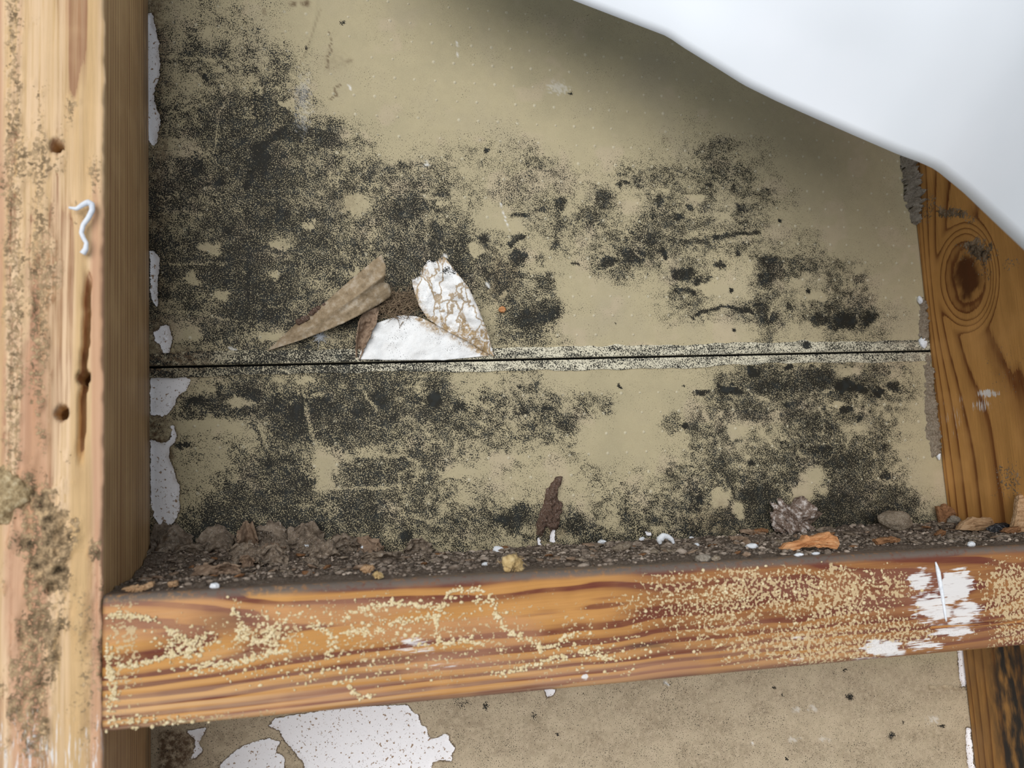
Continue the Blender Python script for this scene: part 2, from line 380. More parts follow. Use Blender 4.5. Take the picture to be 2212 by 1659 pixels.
# blobs: centre, radii (px), value (negative clears), softness
BLOBS = """1835 1505 8 7 .8;1925 1590 7 7 .8;1825 1448 5 4 .85;1205 1585 4 4 .9;2035 1570 9 3 .85;1675 1485 3 3 1.1;1690 1502 3 3 1.1;1950 1560 4 4 .9;1700 1640 3 5 1;1440 1477 10 4 .6;995 1525 22 8 .45;1050 1525 4 10 .8;1155 1545 4 12 .6
1210 443 12 11 .85;1300 432 20 20 .8;1275 460 22 14 .7;1210 487 15 16 .7;1124 465 22 6 .8;1163 455 10 8 .8;1119 556 20 17 .88;1105 524 9 8 .95
1122 512 16 7 .85;1046 520 13 12 .88;1000 523 30 10 .72;945 505 22 26 .8;990 545 14 20 .8;1200 532 9 9 .8;1170 560 13 10 .6;1178 610 24 24 .7;1310 566 20 12 .95
1246 572 8 3 .9;1236 569 3 3 1;1120 597 20 12 .7;1050 588 8 5 .95;1051 326 5 5 1.1;1080 328 4 3 .8;1232 204 4 3 1.2;1145 690 46 22 .9;1195 675 24 18 .92;1160 722 20 20 .7
938 866 18 15 1.3;825 862 24 17 .95;768 893 12 12 1.0;850 895 12 8 .95;990 880 20 13 .92;1130 893 14 9 .95;1120 835 7 5 .95;915 895 25 15 .8;1215 915 14 12 .8;1183 883 14 6 .9
1120 1105 26 17 .85;1093 1127 16 9 1;1246 1135 20 27 .85;880 1160 14 12 1;1367 553 28 22 .9;1434 548 10 9 1.1;1405 515 14 14 .9;1475 592 30 18 .95;1510 610 12 9 .95;1532 605 10 8 .8
1475 628 25 6 .85;1498 633 7 6 1.1;1579 627 6 5 1.3;1554 575 10 8 .9;1594 549 4 4 1;1545 513 9 7 1;1463 470 13 8 1;1490 447 10 7 .85;1600 450 15 12 .85;1600 480 10 9 .8;1410 470 10 20 .8
1420 435 10 15 .85;1345 395 12 8 .9;1380 395 12 20 .75;1660 565 22 16 .9;1655 600 16 15 .9;1685 477 6 2 1.2;1660 408 5 3 1;1530 400 14 7 .85;1585 405 8 8 .8;1660 600 16 14 .85
1645 665 20 16 .85;1665 690 22 16 .85;1667 728 14 20 .62;1707 666 10 10 .85;1745 627 5 7 1;1825 692 30 22 1.05;1875 687 18 16 1.0;1775 690 27 13 .88;1735 663 12 8 .6;1895 715 22 8 .5
1610 670 14 7 1;1704 793 11 6 1.2;1632 802 14 12 1.1;1670 835 42 14 .9;1770 815 45 25 .88;1840 838 45 13 1.25;1575 840 24 10 1.2;1585 846 12 8 1.2;1515 848 18 6 1;1478 920 9 5 1.1
1450 915 20 22 .55;1510 942 22 14 .55;1625 1000 7 6 1.1;1640 1070 50 22 .88;1508 1078 9 8 1.2;1785 972 26 9 .95;1575 1040 22 20 .75;1620 895 25 20 .72;1698 875 7 8 1;1790 1100 50 24 .85
1895 850 9 8 1.2;1830 885 9 9 1;1855 905 7 6 1;1925 840 16 12 .95;1910 965 7 7 1;1912 1028 14 14 .85;1815 1000 50 14 .85;440 166 6 4 1.2;446 172 4 4 1.2;433 241 5 4 1.2;427 362 20 28 .85
480 395 12 8 1;660 105 3 4 1;740 48 5 4 .9;614 92 3 2 .8;560 63 3 2 .9;605 462 22 13 .95;580 480 20 20 .75;495 500 14 12 .95;585 685 40 14 .85;425 868 24 9 1;473 845 12 20 .85;540 850 30 18 .88
600 860 18 8 .95;642 890 26 22 1;695 868 18 8 1;815 862 20 12 1;580 1000 10 14 1;612 1065 16 8 .95;655 1040 22 14 .85;395 960 18 12 .9;670 1140 40 14 .92;560 340 26 40 1.02;640 290 40 18 .85
1740 745 8 8 1.1;1585 712 4 3 1.3;1475 835 3 2 1.2;1062 790 3 2 1;1330 700 2 2 1;1480 602 3 3 1;700 300 30 20 .8;1336 832 4 4 1;1340 838 3 3 1"""
CLEAR = """443 72 12 10;557 197 6 8;447 537 22 11;605 525 26 9;667 488 13 10;590 595 12 5;410 600 14 9;480 640 14 8;415 720 20 14;580 725 36 10;760 590 14 8;440 842 24 6;700 1000 22 20
703 1035 12 15;660 820 18 8;1825 803 32 13;1730 607 16 9;1850 580 12 8;1768 640 25 9;1827 703 4 2;1853 695 5 3;1847 704 5 3;1560 1075 20 20;1595 1105 13 18;1735 1065 22 20;1760 1030 16 14
1808 875 17 9;1590 935 22 12;1060 465 30 25;1100 490 30 12;1025 540 14 10;955 440 14 6;1090 640 10 6;1230 800 60 30;1240 620 40 40;1250 700 40 30;1540 720 60 20;1540 620 40 14;1430 410 14 8;1500 425 25 6
1560 470 16 8;1370 440 18 9;1300 950 60 50;1000 1020 40 12;1100 990 45 12;620 225 18 10;450 920 80 14;520 870 30 10;770 440 30 20"""
LIGHTL = [([(345,122),(438,127),(515,138)],2.2),([(345,245),(390,240),(420,228)],2),([(345,299),(395,306),(418,322),(447,331)],2.2),([(494,213),(475,241),(470,265),(468,308)],2.2),
 ([(330,422),(372,424),(388,421)],2),([(348,571),(430,570),(449,566),(490,571)],2.4),([(355,672),(433,676),(480,690),(545,694)],2),([(705,515),(750,555),(788,588)],1.8),
 ([(624,876),(640,860),(648,842)],2),([(660,857),(700,852)],3),([(660,872),(668,915),(680,958),(692,985)],4),([(740,990),(780,984),(830,981)],4),([(785,848),(800,868),(815,884)],3),
 ([(690,1055),(760,1054),(830,1056)],3),([(830,985),(868,984),(910,1002)],3),([(862,1060),(862,1025),(905,1005)],2.5),([(830,1052),(862,1050)],3),([(1612,840),(1628,855),(1655,862)],2),
 ([(1740,851),(1762,848),(1782,847),(1800,841)],2),([(1548,1020),(1572,1052)],2),([(1635,925),(1655,945),(1678,970)],2),([(1720,975),(1735,985),(1760,990)],2),([(1560,522),(1620,516),(1630,560)],1.6),
 ([(1745,960),(1800,955),(1830,957)],1.6),([(1370,545),(1400,562)],1.6),([(920,425),(960,432)],3),([(920,505),(922,540)],2),([(1660,690),(1668,660),(1690,640)],2)]
DARKL = [([(537,545),(535,670),(528,692)],3.5,.95),([(493,530),(492,620)],3,.9),([(612,282),(571,313),(547,362),(533,402)],10,1.0),([(545,911),(559,940),(571,969),(588,1004)],4,.72),
 ([(1496,688),(1512,675),(1540,668),(1570,661),(1590,668),(1626,674)],4,.95),([(1558,512),(1590,506),(1640,500)],5,.85),([(1448,520),(1530,522)],6,.8),([(475,330),(510,318),(530,300)],3,.95),
 ([(548,200),(552,250),(558,275)],3,.9),([(700,285),(650,275),(610,290)],6,.8)]
def parse(t): return [[float(v) for v in b.split()] for r in t.split('\n') for b in r.split(';') if b.strip()]
def mold_density(x, y):
    wx = x+10*fbm(x/38, y/38, 11, 3)+4*fbm(x/9, y/9, 14, 2); wy = y+9*fbm(x/38, y/38, 21, 3)+4*fbm(x/9, y/9, 24, 2)
    gx = np.clip((wx-355)/50, 0, 33.999); gy = np.clip((wy-25)/50, 0, 22.999)
    i = np.floor(gx).astype(int); j = np.floor(gy).astype(int); u = gx-i; v = gy-j
    u = u*u*(3-2*u); v = v*v*(3-2*v)
    d = MG[j, i]*(1-u)*(1-v)+MG[j, i+1]*u*(1-v)+MG[j+1, i]*(1-u)*v+MG[j+1, i+1]*u*v
    d = d*np.where(wx > 2070, sstep(2110, 2060, wx), 1)
    d = d*1.10+.03*sstep(1050, 750, wx)*sstep(.25, .5, d)+.05*sstep(1350, 1550, wx)*sstep(.15, .4, d)*sstep(780, 860, wy)
    amp = np.clip(d*(1-d)*4, 0, 1)
    d = d+amp*(.20*fbm(x/30, y/22, 31, 4)+.20*fbm(x/8, y/7, 41, 3))
    rg = abs(fbm(x/70, y/48, 131, 3)); rg2 = abs(fbm(x/34, y/26, 141, 2)); zone = sstep(-.1, .5, fbm(x/120, y/110, 151, 2))
    d = d*(1-.55*zone*sstep(.055, .0, rg))*(1-.35*(1-zone)*sstep(.05, .0, rg2))
    d = d+.09*sstep(.2, .45, d)*sstep(800, 880, y)+.14*sstep(1060, 1130, y)*sstep(1010, 1060, x)*sstep(2040, 1980, x)*sstep(-.3, .5, fbm(x/40, y/24, 161, 3))
    d = np.where(d > .64, .64+(d-.64)*.65, d)
    d = np.where(d > .02, d, 0)
    low = sstep(1190, 1260, y); d = d*(1-low)+low*(.11+.12*np.clip(fbm(x/30, y/30, 91, 3), 0, 1))
    bx = x+9*fbm(x/18, y/18, 51, 3)+4*fbm(x/5, y/5, 53, 2); by = y+8*fbm(x/18, y/18, 61, 3)+4*fbm(x/5, y/5, 63, 2)
    for cx, cy, rx, ry in parse(CLEAR):
        m = (abs(x-cx) < rx*2+22) & (abs(y-cy) < ry*2+22)
        r = np.hypot((bx[m]-cx)/rx, (by[m]-cy)/ry); d[m] = d[m]*(1-.9*sstep(1.25, .75, r))
    for cx, cy, rx, ry, val in parse(BLOBS):
        m = (abs(x-cx) < rx*2+22) & (abs(y-cy) < ry*2+22)
        k = 1 if min(rx, ry) > 7 else .35
        r = np.hypot((x[m]*(1-k)+bx[m]*k-cx)/rx, (y[m]*(1-k)+by[m]*k-cy)/ry)
        s = sstep(1.5, .6, r)*val; d[m] = np.maximum(d[m], s)
    for pts, w in LIGHTL:
        dd = linedist(x+3*fbm(x/7, y/7, 71, 2), y+3*fbm(x/7, y/7, 81, 2), pts); d = d*(1-.55*sstep(w*1.7, w*.3, dd))
    for pts, w, val in DARKL:
        dd = linedist(x+2.5*fbm(x/9, y/9, 72, 2), y+2.5*fbm(x/9, y/9, 82, 2), pts); d = np.maximum(d, val*sstep(w*1.6, w*.5, dd))
    d = np.maximum(d, .045*sstep(.1, .9, vn(x/40, y/40, 5)))
    return np.clip(d, 0, 1.35)
PATCH = [crop([(940,95),(960,80),(980,90),(985,140),(1000,180),(1018,270),(1012,310),(1025,400),(1015,520),(990,560),(985,640),(1010,700),(1030,780),(1015,830),(1005,900),(985,930),(960,925),(950,880),(930,700),(925,500),(920,300)],2.962,0,0),
 crop([(-30,575),(30,600),(55,650),(60,750),(50,830),(45,950),(50,1060),(35,1090),(10,1060),(-20,1000)],4.148,330,400),
 crop([(75,1260),(110,1245),(150,1260),(160,1330),(180,1380),(160,1450),(140,1530),(110,1540),(90,1500),(60,1430),(20,1400),(10,1320)],4.148,330,400),
 crop([(-25,20),(200,10),(270,50),(340,80),(300,180),(230,230),(180,330),(120,400),(80,420),(50,400),(-25,400)],4.148,330,800),
 crop([(-25,620),(60,640),(110,650),(150,620),(165,560),(160,490),(190,490),(215,580),(200,640),(150,680),(140,780),(185,860),(210,980),(245,1020),(235,1150),(240,1250),(200,1350),(140,1400),(90,1410),(20,1340),(-20,1200)],4.148,330,800),
 crop([(1720,1390),(1760,1340),(2192,1270),(2610,1255),(2640,1300),(2682,1320),(2692,1380),(2732,1400),(2742,1470),(2792,1470),(2852,1440),(2882,1450),(2872,1480),(2912,1530),(2892,1580),(2892,1620),(2842,1610),(2772,1620),(2740,1750),(2650,1900),(2150,1900),(1960,1750),(1940,1620),(1900,1580),(1870,1540),(1810,1470),(1790,1420)],2.962,0,1099),
 crop([(1400,1700),(1410,1640),(1480,1570),(1550,1520),(1620,1490),(1720,1470),(1790,1490),(1775,1530),(1765,1560),(1820,1590),(1825,1700)],2.962,0,1099),
 crop([(1190,1420),(1330,1400),(1290,1460),(1270,1500),(1300,1545),(1250,1600),(1210,1610),(1240,1560),(1250,1490)],2.962,0,1099),
 crop([(1290,1150),(1365,1150),(1345,1200),(1305,1205)],2.962,740,1099),
 crop([(1375,1500),(1405,1490),(1410,1560),(1430,1590),(1380,1590)],4.148,830,800), crop([(1490,1440),(1520,1420),(1535,1430),(1530,1545),(1480,1540)],4.148,830,800),
 crop([(1765,880),(1815,880),(1830,1140),(1795,1145),(1778,1050)],2.962,1472,1099), crop([(1822,1400),(1850,1400),(1885,1700),(1840,1700),(1825,1500)],2.962,1472,1099),
 crop([(720,500),(760,495),(765,520),(735,525)],2.96,1150,980) ]
BROWNP = [crop([(930,700),(1020,1120),(1090,1210),(1120,1300),(970,1400),(900,1000)],2.962,0,550), crop([(1010,1420),(1150,1410),(1250,1470),(1250,1560),(1200,1659),(1000,1700)],2.962,0,1099)]
def other_attrs(x, y):
    a = {}
    w = np.full(x.shape, -60.)
    for p in PATCH: w = np.maximum(w, polysdf(x, y, p))
    a['white'] = np.clip(w/4.7, -12, 6)
    b = .75*sstep(385, 335, x+14*fbm(x/20, y/30, 3, 3))*sstep(1300, 1150, y)
    b = np.maximum(b, .8*sstep(395, 345, x+10*fbm(x/20, y/20, 4, 3))*sstep(620, 700, y)*sstep(1180, 1120, y))
    for p in BROWNP: b = np.maximum(b, .95*sstep(-6, 8, polysdf(x, y, p)))
    for cx, cy, rx, ry, v in [(1085,600,34,46,.55),(745,430,34,34,.25),(1440,300,12,8,.2),(720,132,30,24,.18),(660,8,10,8,.9),(632,8,9,6,.8),(571,25,5,8,.5),(755,132,7,5,.5),(1820,790,60,20,.1),(400,770,60,22,.6),(450,790,80,12,.4),(1345,250,30,8,.05),(1540,1130,60,34,.5),(1560,1110,26,26,.35),(1190,1150,40,20,.4),(1715,1545,14,7,.12),(1835,1505,10,9,.6),(1740,1530,30,12,.0)]:
        b = np.maximum(b, v*sstep(1.4, .5, np.hypot((x-cx)/rx, (y-cy)/ry)+.4*fbm(x/9, y/9, 6, 3)))
    low = sstep(1390, 1470, y)
    b = np.maximum(b, low*.20*(1+fbm(x/40, y/30, 9, 4)))
    a['brown'] = np.clip(b, 0, 1)
    a['pink'] = np.clip(low*1.0+.5*sstep(.3, .9, fbm(x/60, y/50, 13, 3))+.12*sstep(1500, 1900, x), 0, 1)
    c = np.zeros(x.shape)
    for pts in [[(711,68),(716,85),(713,100),(717,112),(705,124),(711,140),(704,148)], [(742,180),(722,190),(728,205),(712,215)]]:
        c = np.maximum(c, sstep(2.4, .6, linedist(x+2*fbm(x/4, y/4, 15, 2), y, pts)))
    c = np.maximum(c, .35*sstep(3, 1, linedist(x, y, [(692,20),(672,80),(660,115),(642,150)])))
    a['crackle'] = c
    sc = np.zeros(x.shape)
    for pts, w in [([(1080,436),(1085,455),(1089,466)],.9),([(1088,464),(1101,496)],.8),([(754,184),(757,193)],1.6),([(988,90),(990,124)],1.2),([(1052,612),(1056,620)],2.2),([(497,752),(510,758)],2.5)]:
        sc = np.maximum(sc, .8*sstep(w*1.6, w*.4, linedist(x+1.2*fbm(x/3, y/3, 19, 2), y, pts)))
    for cx, cy, rx, ry, v in [(921,354,5,5,.8),(655,215,14,50,.22),(958,556,6,5,.9),(1205,190,20,12,.35),(1720,1535,8,5,.35),(1755,1530,9,5,.35),(1715,1597,10,5,.35),(1782,1597,10,4,.3),(2020,1555,11,6,.4),(1440,1476,4,3,.9),(1625,1604,3,3,.8)]:
        sc = np.maximum(sc, v*sstep(1.3, .3, np.hypot((x-cx)/rx, (y-cy)/ry)+.9*fbm(x/4, y/4, 20, 2)))
    a['scratch'] = sc
    return a
def seam_px(x): return np.interp(x, [200, 345, 740, 1480, 1600, 1960, 2200], [798, 795, 784, 770, 766, 760, 755])
_sx = np.linspace(300, 2060, 60); _sp = P(_sx, seam_px(_sx))
SB, SA = np.polyfit(_sp[:, 0], _sp[:, 2], 1)
def zseam(x): return SA+SB*np.asarray(x)
X0, X1, ZT, ZB = -75., 430., 290., -150.
GAP = .52
def surf_relief(px, py, at):
    z = .10*fbm(px/60, py/60, 33, 3)+.03*fbm(px/6, py/6, 34, 2)
    z -= .7*sstep(-.4, .8, at['white']+.8*fbm(px/9, py/9, 35, 3))           # paper gone
    z += .45*sstep(9, 2, linedist(px, py, [(536,-60),(537,100),(545,200),(558,280)]))    # crease
    z += .3*sstep(5, 1, linedist(px, py, [(692,-60),(672,80),(660,115),(642,150)]))
    z -= 1.8*sstep(4.5, 1.0, linedist(px+3*fbm(px/9, py/9, 36, 2), py+2*fbm(px/9, py/9, 37, 2), crop([(1600,1142),(1690,1135),(1760,1145),(1835,1150)], 2.962, 1472, 1099)))
    return z
def board(name, upper, parent):
    st = .8; xs = np.arange(X0, X1+st, st)
    n = int((ZT-80)/st) if upper else int((80-ZB)/st)
    t = np.linspace(0, 1, n)[:, None]; Xg = np.repeat(xs[None], n, 0)
    if upper: Zg = ZT+(zseam(Xg)+GAP-ZT)*t
    else: Zg = zseam(Xg)-GAP+(ZB-zseam(Xg)+GAP)*t
    pt = np.stack([Xg, np.zeros_like(Xg), Zg], -1); px, py = proj(pt); px = px.ravel(); py = py.ravel()
    at = other_attrs(px, py); at['mold'] = mold_density(px, py)
    rel = surf_relief(px, py, at).reshape(n, -1)
    edge = (t[::-1] if upper else t); 
    pt[..., 1] = -rel
    V, F, m = plate(pt, (0, 12.7, 0)); V[n*len(xs):, 1] = 12.7
    mo = at['mold'].reshape(n, -1); mo[-1 if upper else 0] = 1.3  # joint edges blackened through the mold value to paint the gap's shade
    at = {k: np.concatenate([v, np.full(m, 1.3 if k == 'mold' else 0.)]) for k, v in at.items()}
    o = mesh_obj(name, V, F, M_BOARD, parent, attrs=at, smooth=True)
    return o
wall = empty('wall_back', (WID/2, 0, ZB)); tag(wall, 'beige paper-faced gypsum board wall covered in black mold', kind='structure')
b_up = tag(board('gypsum_board', True, wall), 'upper moldy gypsum board above the horizontal joint')
b_lo = tag(board('gypsum_board', False, wall), 'lower moldy gypsum board below the horizontal joint')
def strip(upper, parent):
    n = len(np.arange(20, 2180, 3.2)); xs = np.linspace(20, 2180, n)
    g = seam_px(xs); nv = 9
    if upper: e = np.interp(xs, [20, 345, 480, 1070, 1480, 1600, 1985], [766, 765, 758, 752, 745, 740, 736]); g = g-3.6
    else: e = np.interp(xs, [20, 420, 830, 1070, 1480, 1600, 1990], [818, 815, 804, 803, 796, 787, 781]); g = g+3.6
    e = e+2.2*fbm(xs/45, xs*0, 5 if upper else 6, 3)+(4*np.exp(-((xs-1330)/14)**2)*(-1 if upper else .5))+(-5*np.exp(-((xs-1735)/16)**2) if upper else 0)
    v = np.linspace(0, 1, nv)[:, None]; Y = g[None]*(1-v)+e[None]*v
    if upper: Y = Y[::-1]
    Xp = np.repeat(xs[None], nv, 0)
    # keep the strip on one straight joint in space
    pt = P(Xp, Y, np.zeros_like(Xp))
    row = 0 if not upper else nv-1
    inner = zseam(pt[row, :, 0])+(GAP if upper else -GAP)
    vv = (1-v) if upper else v
    vv = np.linspace(1, 0, nv)[:, None] if upper else np.linspace(0, 1, nv)[:, None]
    outer = pt[nv-1-row, :, 2]; pt[..., 2] = inner[None]*(1-vv)+outer[None]*vv
    x, y = Xp.ravel(), Y.ravel()
    left = sstep(1100, 650, x)
    mold = np.clip(.46+.24*fbm(x/30, y/8, 77, 4)+.20*left-.25*sstep(560, 430, x)*(1 if upper else .6), 0, .9)
    cream = np.clip(.85-.55*sstep(900, 500, x)+.1*fbm(x/40, y/20, 78, 2), 0, 1)
    for cx, cy, rx, ry in ([(1740,745,9,8)] if upper else [(1704,793,11,5)]): mold = np.maximum(mold, 1.1*sstep(1.3, .7, np.hypot((x-cx)/rx, (y-cy)/ry)))
    oth = other_attrs(x, y)
    at = {'mold': mold, 'cream': cream, 'brown': np.clip(oth['brown']+.5*sstep(520, 380, x)+.5*sstep(1880, 1960, x)*sstep(.2, .6, vn(x/18, y/9, 4)), 0, .9), 'white': np.full(x.shape, -12.), 'pink': 0*x}
    pt[..., 1] -= .55+.12*fbm(x/20, y/10, 79, 3).reshape(nv, -1)
    V, F, m = plate(pt, (0, 0, 0)); V[nv*n:, 1] = .35
    at = {k: np.concatenate([q, np.zeros(m)]) for k, q in at.items()}
    return tag(mesh_obj('edge_strip', V, F, M_BOARD, parent, attrs=at), 'pale speckled paper edge along the joint')
strip(True, b_up); strip(False, b_lo)
def emboss(parent, upper):
    V = []; F = []
    rr = [(0, .62), (.6, .55), (1.0, .0)]
    p0 = P(np.array(755.), np.array(79.))
    for r in range(-40, 60):
        for c in range(-10, 48):
            x = p0[0]+c*8.75+r*.35+random.uniform(-.2, .2); z = p0[2]-r*8.55+random.uniform(-.15, .15)
            if not (2 < x < WID-2) or random.random() < .12: continue
            zs = zseam(x)
            if upper and not (zs+10 < z < ZT-4): continue
            if not upper and not (12 < z < zs-10): continue
            b = len(V); h = random.uniform(.35, .65); ra = random.uniform(.6, .9)
            ring = [(1.0, -.1), (.5, .75)]
            for f, q in ring:
                for k in range(7):
                    a = 2*math.pi*k/7; V.append((x+ra*f*math.cos(a), -q*h, z+ra*f*math.sin(a)))
            V.append((x, -h, z))
            for k in range(7):
                k2 = (k+1) % 7; F.append([b+k, b+k2, b+7+k2, b+7+k]); F.append([b+7+k, b+7+k2, b+14])
    V = np.array(V); px, py = proj(V)
    at = {'mold': mold_density(px, py)*.8, **other_attrs(px, py)}; at['cream'] = np.full(len(V), .38)  # cream tint stands for highlights painted on the bumps
    V[:, 1] -= surf_relief(px, py, at)
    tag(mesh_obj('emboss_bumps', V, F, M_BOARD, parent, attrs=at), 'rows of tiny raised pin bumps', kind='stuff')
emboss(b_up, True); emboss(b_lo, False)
G = np.stack(np.meshgrid(np.linspace(X0, X1, 3), np.linspace(ZT, ZB, 3)), -1); pt = np.stack([G[..., 0], np.full(G.shape[:2], 45.), G[..., 1]], -1)
V, F, m = plate(pt, (0, 10, 0)); tag(mesh_obj('gap_light_block', V, F, M_BACK, smooth=False), 'unseen black panel added behind the gypsum boards to keep the joint dark', kind='structure')  # unseen panel added to keep sky light out of the joint gap

# ================================================================== TIMBERS
def loft_z(prof, zs, name, mat, attrf, disp=None, parent=None):
    prof = np.asarray(prof, float); n = len(prof); m = len(zs)
    V = np.zeros((m, n, 3)); V[..., 0] = prof[None, :, 0]; V[..., 1] = -prof[None, :, 1]; V[..., 2] = np.asarray(zs)[:, None]
    if disp: V = disp(V)
    Q = V.reshape(-1, 3); F = []
    base = np.arange(m-1)[:, None]*n; c = np.arange(n)[None]; c2 = (np.arange(n)+1) % n
    a = (base+c).ravel(); b = (base+c2[None]).ravel(); F = np.stack([a, b, b+n, a+n], 1).tolist()
    F.append(list(range(n))[::-1]); F.append([(m-1)*n+k for k in range(n)])
    return mesh_obj(name, Q, F, mat, parent, attrs=attrf(Q))
def rect_profile(x0, x1, h0, h1, r, sx, sh):   # counter-clockwise seen from above (x, h)
    pts = []
    def seg(a, b, s):
        k = max(2, int(np.hypot(b[0]-a[0], b[1]-a[1])/s)); return [(a[0]+(b[0]-a[0])*i/k, a[1]+(b[1]-a[1])*i/k) for i in range(k)]
    def arc(cx, cy, a0): return [(cx+r*math.cos(a0+math.pi/2*i/4), cy+r*math.sin(a0+math.pi/2*i/4)) for i in range(4)]
    # h grows toward the camera = -Y
    pts += seg((x0+r, h0), (x1-r, h0), 12); pts += arc(x1-r, h0+r, -math.pi/2); pts += seg((x1, h0+r), (x1, h1-r), sh)
    pts += arc(x1-r, h1-r, 0); pts += seg((x1-r, h1), (x0+r, h1), sx); pts += arc(x0+r, h1-r, math.pi/2)
    pts += seg((x0, h1-r), (x0, h0+r), sh); pts += arc(x0+r, h0+r, math.pi)
    return pts[::-1]
# ---- left stud
HOLES = [P(122., 316., DEP), P(180., 815., DEP), P(133., 892., DEP)]
CRACKL = np.array([P(a, b, DEP) for a, b in [(188., 600.), (186., 700.), (180., 800.), (177., 900.), (174., 990.)]])
def left_disp(V):
    px, py = proj(V); x, y, z = V[..., 0], V[..., 1], V[..., 2]
    fr = sstep(-86, -88.5, y)
    d = np.zeros(x.shape)
    mud = left_mud(px, py)
    d += mud*(1.2+2.6*fbm(x/3.2, z/4.5, 3, 4))
    d += .25*fbm(x/2.2, z/60, 4, 3)+.3*fbm(x/14, z/50, 8, 2)
    for k, hc in enumerate(HOLES):
        r = np.hypot(x-hc[0], (z-hc[2])*.9); d -= 14*sstep(1.9, 1.2, r)
    cx = np.interp(-z, -CRACKL[:, 2], CRACKL[:, 0]); on = sstep(CRACKL[-1, 2]-4, CRACKL[-1, 2]+8, z)*sstep(CRACKL[0, 2]+4, CRACKL[0, 2]-8, z)
    d -= 6.0*on*sstep(1.1, .4, abs(x-cx+.3*fbm(z/6, z*0, 9, 2)))
    V[..., 1] -= d*fr
    # lumpy mud along the inner corner
    V[..., 0] += .5*sstep(3, 0, abs(x))*fr*fbm(z/6, z/17, 12, 3)
    return V
def left_mud(px, py):
    m = np.zeros(px.shape)
    for cx, cy, rx, ry, v in [(112,1190,52,170,.95),(85,1350,50,120,.72),(60,1100,24,120,.6),(150,235,16,30,.5),(30,600,24,700,.5),(165,460,30,40,.25),(85,650,26,420,.52),(100,560,30,120,.4),(205,380,14,60,.45),(205,1190,14,30,.7),(130,310,16,70,.3),(60,1500,60,160,.6),(190,1420,40,160,.3),(225,1400,14,160,.6),(90,800,14,120,.3)]:
        m = np.maximum(m, v*sstep(1.3, .5, np.hypot((px-cx)/rx, (py-cy)/ry)+.5*fbm(px/30, py/45, 17, 3)))
    return m
def left_attr(Q):
    px, py = proj(Q); x, h, z = Q[:, 0], -Q[:, 1], Q[:, 2]
    fr = sstep(86, 88, h)
    r = np.hypot(x+16+3*fbm(z/90, z*0, 2, 2), (h-40)*.9)/6.5+.5*fbm(x/9, z/120, 5, 3)
    side = sstep(-1.5, -.2, x)*(1-fr); r = np.where(side > .5, h/4.2+.5*fbm(h/6, z/200, 6, 3), r)
    mud = left_mud(px, py)*fr
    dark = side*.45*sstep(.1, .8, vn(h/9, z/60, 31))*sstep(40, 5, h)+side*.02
    dark = np.maximum(dark, fr*.8*sstep(2.6, 1.2, np.min([np.hypot(x-hc[0], z-hc[2]) for hc in HOLES], 0)))  # shade inside the nail holes painted dark
    return {'ring': r, 'mud': mud*.95, 'dark': dark, 'paint': fr*.30*sstep(1450, 1640, py), 'pale': fr*np.clip(.35+.9*fbm(x/5.5, z/150, 101, 3), 0, .9), 'pink': fr*sstep(-.05, .3, fbm(x/6+9, z/170, 102, 3)), 'dust': side*.08*sstep(30, 3, h), 'browned': side*.22, 'knot': fr*sstep(1.9, 1.3, np.min([np.hypot(x-hc[0], z-hc[2]) for hc in HOLES]+[abs(x-np.interp(-z, -CRACKL[:, 2], CRACKL[:, 0]))*2.2+9*(1-sstep(CRACKL[-1, 2]-4, CRACKL[-1, 2]+8, z)*sstep(CRACKL[0, 2]+4, CRACKL[0, 2]-8, z))], 0))}  # knot colour here paints shade into holes and crack; inner side tinted browner
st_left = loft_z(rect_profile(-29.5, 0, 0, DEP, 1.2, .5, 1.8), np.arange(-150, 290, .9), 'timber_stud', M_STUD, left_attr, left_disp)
tag(st_left, 'weathered pine stud at the left with nail holes and a pale split face', 'stud')
# neighbouring stud at the far left, crusted with mud
def nb_disp(V):
    x, y, z = V[..., 0], V[..., 1], V[..., 2]; fr = sstep(-84, -87, y)
    V[..., 1] -= fr*(1.2+2.0*fbm(x/5, z/8, 43, 4)); V[..., 0] += fr*.8*fbm(z/10, x/9, 44, 3)*sstep(-37, -31, x); return V
def nb_attr(Q):
    x, h, z = Q[:, 0], -Q[:, 1], Q[:, 2]
    return {'ring': x/6+.5*fbm(x/8, z/90, 45, 3), 'mud': .55+.35*fbm(x/9, z/25, 46, 3), 'dark': .25*sstep(.2, .8, fbm(x/6, z/10, 47, 3))}
nb = loft_z(rect_profile(-68, -30.2, 0, DEP-3, 1.5, .7, 6), np.arange(-150, 290, 1.3), 'timber_stud', M_STUD, nb_attr, nb_disp)
tag(nb, 'mud-crusted stud cut off by the left edge of the photo', 'stud')
